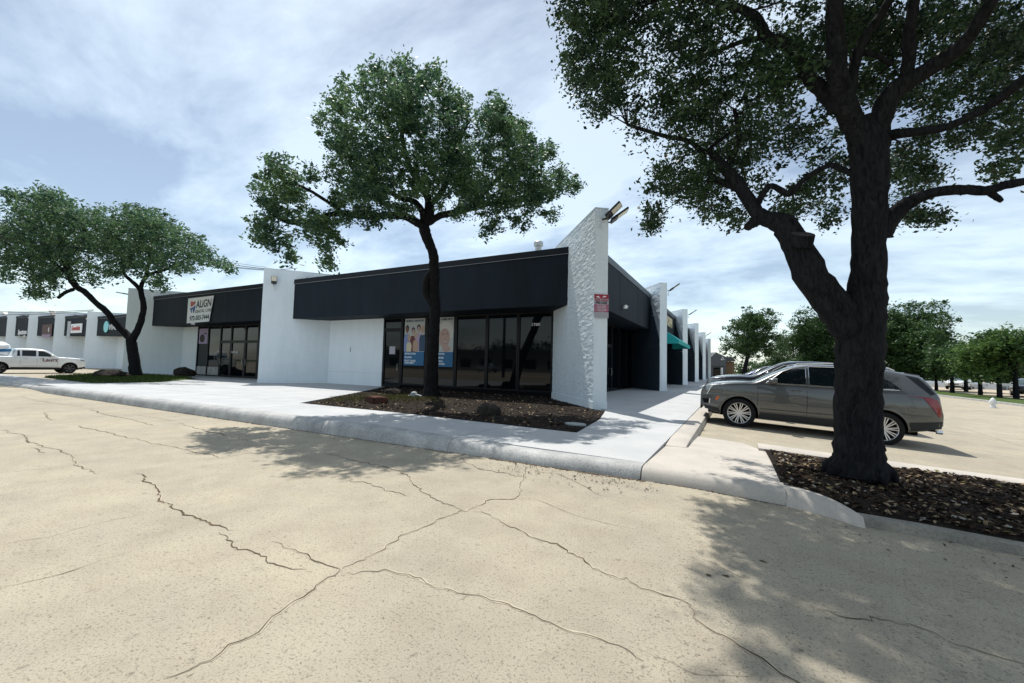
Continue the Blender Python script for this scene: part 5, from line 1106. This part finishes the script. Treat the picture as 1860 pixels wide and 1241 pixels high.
# ---------------- background trees
def bgtree(base, h, rc, label, m='leaff', trunk_h=None, lean=(0, 0), nb=16, leafs=.26, name='shade_tree', group='trees along the median', fl=.8, dens=1.0, clump=.75):
    T = thing(name, label, 'tree', base, (0, 0, 0), group); th = trunk_h or h*.3; b = MB()
    top = Vector((lean[0], lean[1], h*.62)); P = [Vector((0, 0, -.3)), Vector((lean[0]*.1, lean[1]*.1, th*.5)), Vector((lean[0]*.35, lean[1]*.35, th)), top.lerp(Vector((0, 0, th)), .3), top]
    r0 = h*.032; Q = catmull(P, 4); rr = [r0*(1.25-.95*i/(len(Q)-1)) for i in range(len(Q))]; b.tube(Q, rr, 8, noisef=.06); sk = list(zip(Q, rr))
    cen = Vector((lean[0], lean[1], th+(h-th)*.5)); blobs = []
    for i in range(nb):
        a = random.uniform(0, 6.283); q = math.sqrt(random.random())*.78; zz = random.uniform(-.8, .85); w_ = math.sqrt(max(0.05, 1-zz*zz*.85))
        r = rc*random.uniform(.28, .48); c = cen+Vector((math.cos(a)*rc*q*w_, math.sin(a)*rc*q*w_, zz*(h-th)*.45)); blobs.append((c, r, 1))
    for i in range(5):
        bb = blobs[i*3 % nb][0]; s0 = Vector((lean[0]*.4, lean[1]*.4, th*random.uniform(.85, 1.3))); pts = catmull([s0, s0.lerp(bb, .5)+Vector((0, 0, .3)), bb], 4); rr = [r0*.5*(1-.8*j/(len(pts)-1)) for j in range(len(pts))]; b.tube(pts, rr, 6, noisef=.05); sk += list(zip(pts, rr))
    b.build('trunk', M['bark'], T, smooth=True, angle=80)
    cs, rs = crown_from_blobs(blobs, 5.2*dens/(clump*clump), crad=clump)
    leaves_mesh('crown', cs, rs, 44, leafs, M[m], T, flat=fl); return T
def bpos(x, y, z=-.42): p = atz(x, y, z); return (p.x, p.y, z)
def at_h(x, ytop, base):            # height of a thing standing at base whose top shows at pixel row ytop
    b_ = Vector(base); d = (RM.to_3x3().transposed() @ (b_-Vector((0, 0, ZC)))); dep = -d.z
    return (at(x, ytop, dep).z-base[2]), dep
def bt(px, pybase, ptop, rpx, label, base=None, **k):
    bs = base or bpos(px, pybase); h, dep = at_h(px, ptop, bs); return bgtree(bs, h*1.06, k.pop('wide', 1.55)*rpx*dep/F, label, **k)
bt(1352, 0, 577, 43, 'small leaning oak standing alone above the parked cars', base=(*at(1350, 676, 60)[:2], -.4), name='small_oak', lean=(1.2, .3), trunk_h=3.2, nb=18, leafs=.24, clump=.6, wide=1.05)
bt(1408, 0, 612, 32, 'small dark tree between the lone oak and the big tree mass', base=(*at(1412, 678, 70)[:2], -.4), nb=12, trunk_h=1.0, wide=.9)
bt(1470, 0, 572, 48, 'broad dark tree rising over the dark SUV, left of the oak trunk', base=(*at(1470, 680, 62)[:2], -.4), nb=22, trunk_h=1.2, wide=1.3)
bt(1550, 0, 600, 50, 'dark tree behind the big oak trunk', base=(*at(1550, 680, 64)[:2], -.4), nb=16, trunk_h=1.2)
bt(1632, 0, 568, 52, 'tallest dark tree just right of the big oak trunk', base=(*at(1632, 690, 55)[:2], -.42), nb=24, trunk_h=1.5)
bt(1674, 0, 596, 36, 'dark tree above the SUV tail', base=(*at(1672, 690, 52)[:2], -.42), nb=18, trunk_h=1.5)
bt(1701, 709, 640, 30, 'first short trunked tree of the median beyond the SUV tail', nb=14, trunk_h=1.5)
bt(1730, 715, 628, 28, 'second tree of the median, with the thick dark trunk', nb=14, trunk_h=2.0)
bt(1755, 712, 630, 27, 'third tree of the median, paler green', nb=13, trunk_h=2.2, m='leafy')
bt(1781, 718, 632, 30, 'fourth tree of the median in front of the grey wall', nb=14, trunk_h=2.0)
bt(1816, 724, 618, 38, 'fifth tree of the median, light green with a leaning trunk', nb=16, trunk_h=2.2, m='leafy')
bt(1846, 725, 612, 38, 'sixth tree of the median near the right edge', nb=16, trunk_h=2.4, m='leaff')
bt(1300, 0, 664, 14, 'low bush tree over the far roofs by the lone oak', base=(*at(1386, 676, 85)[:2], -.4), nb=8, trunk_h=.5)
# far off wood and the street across, seen in the window glass and from the side
def wood(name, pts, n, m, hmin, hmax):
    cs, rs = [], []
    for _ in range(n):
        i = random.randrange(len(pts)-1); a, c = Vector(pts[i]), Vector(pts[i+1]); p = a.lerp(c, random.random()); h = random.uniform(hmin, hmax)
        for _ in range(26): cs.append((p.x+random.gauss(0, 2.2), p.y+random.gauss(0, 2.2), -.5+h*random.uniform(.12, 1)*(1-.1*random.random()))); rs.append(1.5)
    return leaves_mesh(name, cs, rs, 16, .75, m, None, kind='stuff')
wood('distant_trees', [(-10, 170, 0), (60, 150, 0), (120, 120, 0), (140, 60, 0)], 90, M['leaff'], 4, 8)
wood('street_trees', [(-130, -55, 0), (-60, -62, 0), (10, -58, 0)], 55, M['leaff'], 5, 8.5)
# ================================================================ SMALL THINGS
def rock(name, base, sx, sy, sz, label, m='rock', cat='rock', sub=2, jag=.22, box=False):
    bm = bmesh.new()
    if box:
        bmesh.ops.create_cube(bm, size=2); bmesh.ops.bevel(bm, geom=bm.edges[:], offset=.12, segments=2, affect='EDGES'); bmesh.ops.subdivide_edges(bm, edges=bm.edges[:], cuts=2, use_grid_fill=True)
    else: bmesh.ops.create_icosphere(bm, subdivisions=sub, radius=1)
    for v in bm.verts:
        k = 1+random.uniform(-jag, jag); v.co = Vector((v.co.x*sx*k, v.co.y*sy*k, (v.co.z*k+.55)*sz))
    me = bpy.data.meshes.new(name); bm.to_mesh(me); bm.free(); me.materials.append(M[m]); o = link(name, me); o.location = base; return tag(o, label, cat)
p = atz(676, 735, .15); rock('stone_block', (p.x, p.y+.15, .15), .42, .22, .15, 'rust brown stone block at the left edge of the weedy bed', 'block', 'stone', jag=.03, box=True).rotation_euler = (0, 0, -.45)
p = atz(880, 757, .15); rock('boulder', (p.x, p.y+.2, .12), .32, .26, .24, 'dark rounded boulder in the middle of the mulch bed', jag=.09)
p = atz(715, 716, .15); rock('boulder', (p.x, p.y, .12), .4, .3, .18, 'low dark rock beside the oak roots, behind the weeds', jag=.12)
p = atz(335, 684, .15); rock('boulder', (p.x, p.y, .12), .75, .6, .42, 'dark pointed rock at the right end of the grass bed', jag=.15)
p = atz(201, 686, .15); rock('boulder', (p.x, p.y, .12), 1.0, .8, .34, 'flat dark rock in the grass bed left of the oak', jag=.15)
p = atz(1045, 772, .15); b = MB(); b.lathe([(.001, .03), (.19, .03), (.2, .02), (.2, -.03)], seg=22); o = b.build('valve_cover', M['grey']); o.location = (p.x, p.y, .155); o.scale = (1.2, .85, 1); tag(o, 'round grey valve cover at the pointed end of the mulch bed', 'cover')
t = thing('irrigation_valve', 'small grey green irrigation valve box and pipe at the foot of the middle oak', 'valve', (*atz(752, 722, .15)[:2], .15))
b = MB(); b.lathe([(.13, 0), (.14, .1), (.11, .19), (.001, .22)], seg=12); b.build('cap', M['grey'], t, smooth=True)
b = MB(); b.tube([(-.15, -.15, .05), (.1, -.05, .12), (.35, .0, .06)], .03, 7); b.build('pipe', M['grey'], t, smooth=True)
# hydrant
bs = bpos(1804, 741, -.42); t = thing('fire_hydrant', 'silver fire hydrant standing on the lot before the median trees', 'hydrant', bs)
b = MB(); b.lathe([(.17, 0), (.17, .04), (.115, .05), (.11, .36), (.15, .37), (.15, .41), (.12, .42), (.11, .5), (.06, .56), (.03, .57), (.03, .62), (.001, .62)], seg=14); b.build('barrel', M['hyd'], t, smooth=True)
for a in (0, 2.1, 4.2):
    d = Vector((math.cos(a), math.sin(a), 0)); b = MB(); b.tube([d*.08+Vector((0, 0, .3)), d*.18+Vector((0, 0, .3)), d*.21+Vector((0, 0, .3))], [.06, .06, .045], 10); b.build('nozzle', M['hyd'], t)
# far buildings
t = thing('house', 'grey gabled shop building with a white emblem beyond the end of the walk', 'building', (0, 0, 0))
D_ = 88
def F3(nm, pts, d0, d1, m, par=None):
    A = [at(x, y, d0) for x, y in pts]; n_ = (RM.to_3x3() @ Vector((0, 0, -1))); n_.z = 0; n_.normalize(); B_ = [p+n_*(d1-d0) for p in A]; n = len(A); b = MB()
    b.add(A+B_, [tuple(range(n)), tuple(range(n, 2*n))[::-1]]+[(i, (i+1) % n, n+(i+1) % n, n+i) for i in range(n)]); return b.build(nm, M[m], par or t)
F3('wall', [(1290, 665), (1319, 665), (1319, 692), (1290, 692)], D_, D_+14, 'shopd'); F3('wall', [(1319.2, 657), (1334, 657), (1334, 692), (1319.2, 692)], D_+2, D_+14, 'tanw')
F3('gable', [(1290, 650), (1301, 640), (1319, 649), (1319, 664.8), (1290, 664.8)], D_-.3, D_+.5, 'shopd'); F3('roof', [(1286, 648), (1300.5, 640), (1319, 648.5), (1331, 649), (1337, 656.5), (1286, 656.8)], D_+1, D_+14, 'roofd')
F3('window', [(1296, 668), (1308, 668), (1308, 690), (1296, 690)], D_-.1, D_+.2, 'glass'); F3('porch_column', [(1311, 668), (1313, 668), (1313, 690), (1311, 690)], D_-.5, D_+.1, 'whitep')
b = MB(); c_ = at(1312.5, 652, D_-.35); e_ = at(1310, 653.5, D_-.35); g_ = at(1315.3, 653.5, D_-.35); h_ = at(1312.6, 648.7, D_-.35); b.tube([e_, h_, g_, e_], .09, 5); b.build('emblem', M['whitep'], t)
t = thing('warehouse', 'low grey white building behind the median trees at the right edge', 'building', (0, 0, 0))
F3('wall', [(1768, 698), (1798, 700), (1798, 714), (1768, 711)], 62, 75, 'shopw'); F3('wall', [(1798.3, 698), (1812, 699), (1812, 716), (1798.3, 714.5)], 61, 75, 'shopd'); F3('wall', [(1812.3, 697), (1905, 700), (1905, 722), (1812.3, 716)], 60, 75, 'shopw')
for x in (1752, 1764, 1822, 1838, 1852): F3('door', [(x, 702), (x+6, 702.3), (x+6, 713), (x, 713)], 59.6 if x > 1800 else 61.6, 60.1 if x > 1800 else 62.1, 'shopd')
t = thing('warehouse', 'long pale low building far behind the first median trunks', 'building', (0, 0, 0)); F3('wall', [(1690, 694), (1762, 696), (1762, 704), (1690, 702)], 120, 130, 'shopw'); F3('roof', [(1688, 692.5), (1764, 694.5), (1764, 695.8), (1688, 693.8)], 119, 130, 'roofd')
# across the street: what the windows mirror
t = thing('warehouse', 'long low tan building across the street, mirrored in the front windows', 'building', (-30, -60, 0))
b = MB(); b.box(-75, -8, 0, 35, 8, 4.6); b.build('wall', M['stone'], t); b = MB(); b.box(-76, -9, 4.6, 36, 9, 5.0); b.build('roof', M['roofd'], t)
b = MB(); 
for k in range(18): b.box(-70+k*5.8, 8.0, .8, -67+k*5.8, 8.05, 2.8)
b.build('windows', M['glass'], t)
sheet('street', [-200, 60], [-26, -14], lambda x, y: .006, M['lot2'])
for k, (x, y) in enumerate(((-24, -10.5), (-15.5, -12.5), (-52, -11), (14, -11))):
    t = thing('utility_pole', ['wooden utility pole mirrored in the middle window', 'wooden utility pole mirrored beside the street number', 'wooden utility pole far down the street to the left', 'wooden utility pole across the street to the right'][k], 'pole', (x, y, 0), group='utility poles across the lot')
    b = MB(); b.tube([(0, 0, -.5), (0, 0, 5), (0, 0, 11)], [.19, .16, .12], 10); b.build('post', M['bark'], t, smooth=True)
    b = MB(); b.box(-1.2, -.06, 9.7, 1.2, .06, 9.85); b.box(-.9, -.06, 8.6, .9, .06, 8.72); b.build('crossarm', M['bark'], t)
def wire(a, c, sag, rad, name='power_line', parent=None):
    b = MB(); a, c = Vector(a), Vector(c); P = [a.lerp(c, i/24)-Vector((0, 0, sag*4*(i/24)*(1-i/24))) for i in range(25)]; b.tube(P, rad, 5); return b.build(name, M['cable'], parent)
t = thing('power_lines', 'bundle of black cables strung between the poles across the street', 'cables', (-20, -11, 9))
for k in range(5): wire((-95, -11.5, 8.4+k*.35), (-24, -10.5, 8.4+k*.35), 1.2, .02, 'cable', t); wire((-24, -10.5, 8.4+k*.35), (14, -11, 8.4+k*.35), .9, .02, 'cable', t)
put_local(t)
t = thing('overhead_cables', 'thin black service cables running past the left oak to the white fin wall', 'cables', (-30, 14, 7))
E_ = at(484, 489, 26.2)
for (x, y), dz, rd in (((-60, 398), 0, .022), ((-60, 405), .02, .016), ((-60, 420), -.05, .022), ((-60, 392), .12, .012), ((-60, 425), -.09, .014)):
    a = at(x, y, 21.5); wire(a, E_+Vector((0, 0, dz)), .18, rd*.8, 'cable', t)
wire(E_, at(540, 487, 29), .05, .02, 'cable', t); put_local(t)
t = thing('overhead_cables', 'pair of thin cables in the sky above the far fin walls', 'cables', (-70, 18, 7))
e = at(170, 563, 48); wire(at(-60, 564, 47), e, .22, .03, 'cable', t); wire(at(-60, 570, 47), e+Vector((0, 0, -.1)), .25, .025, 'cable', t); put_local(t)
b = MB(); b.tube([(0, 0, 0), (0, 0, 9)], [.05, .03], 8); 
t = thing('street_lamp', 'tiny street lamp pole on the horizon right of the lone small oak', 'lamp', (*at(1379, 678, 95)[:2], -.4)); b.build('pole', M['steel'], t); b = MB(); b.box(-.6, -.08, 8.9, .1, .08, 9.05); b.build('lamp_head', M['steel'], t)
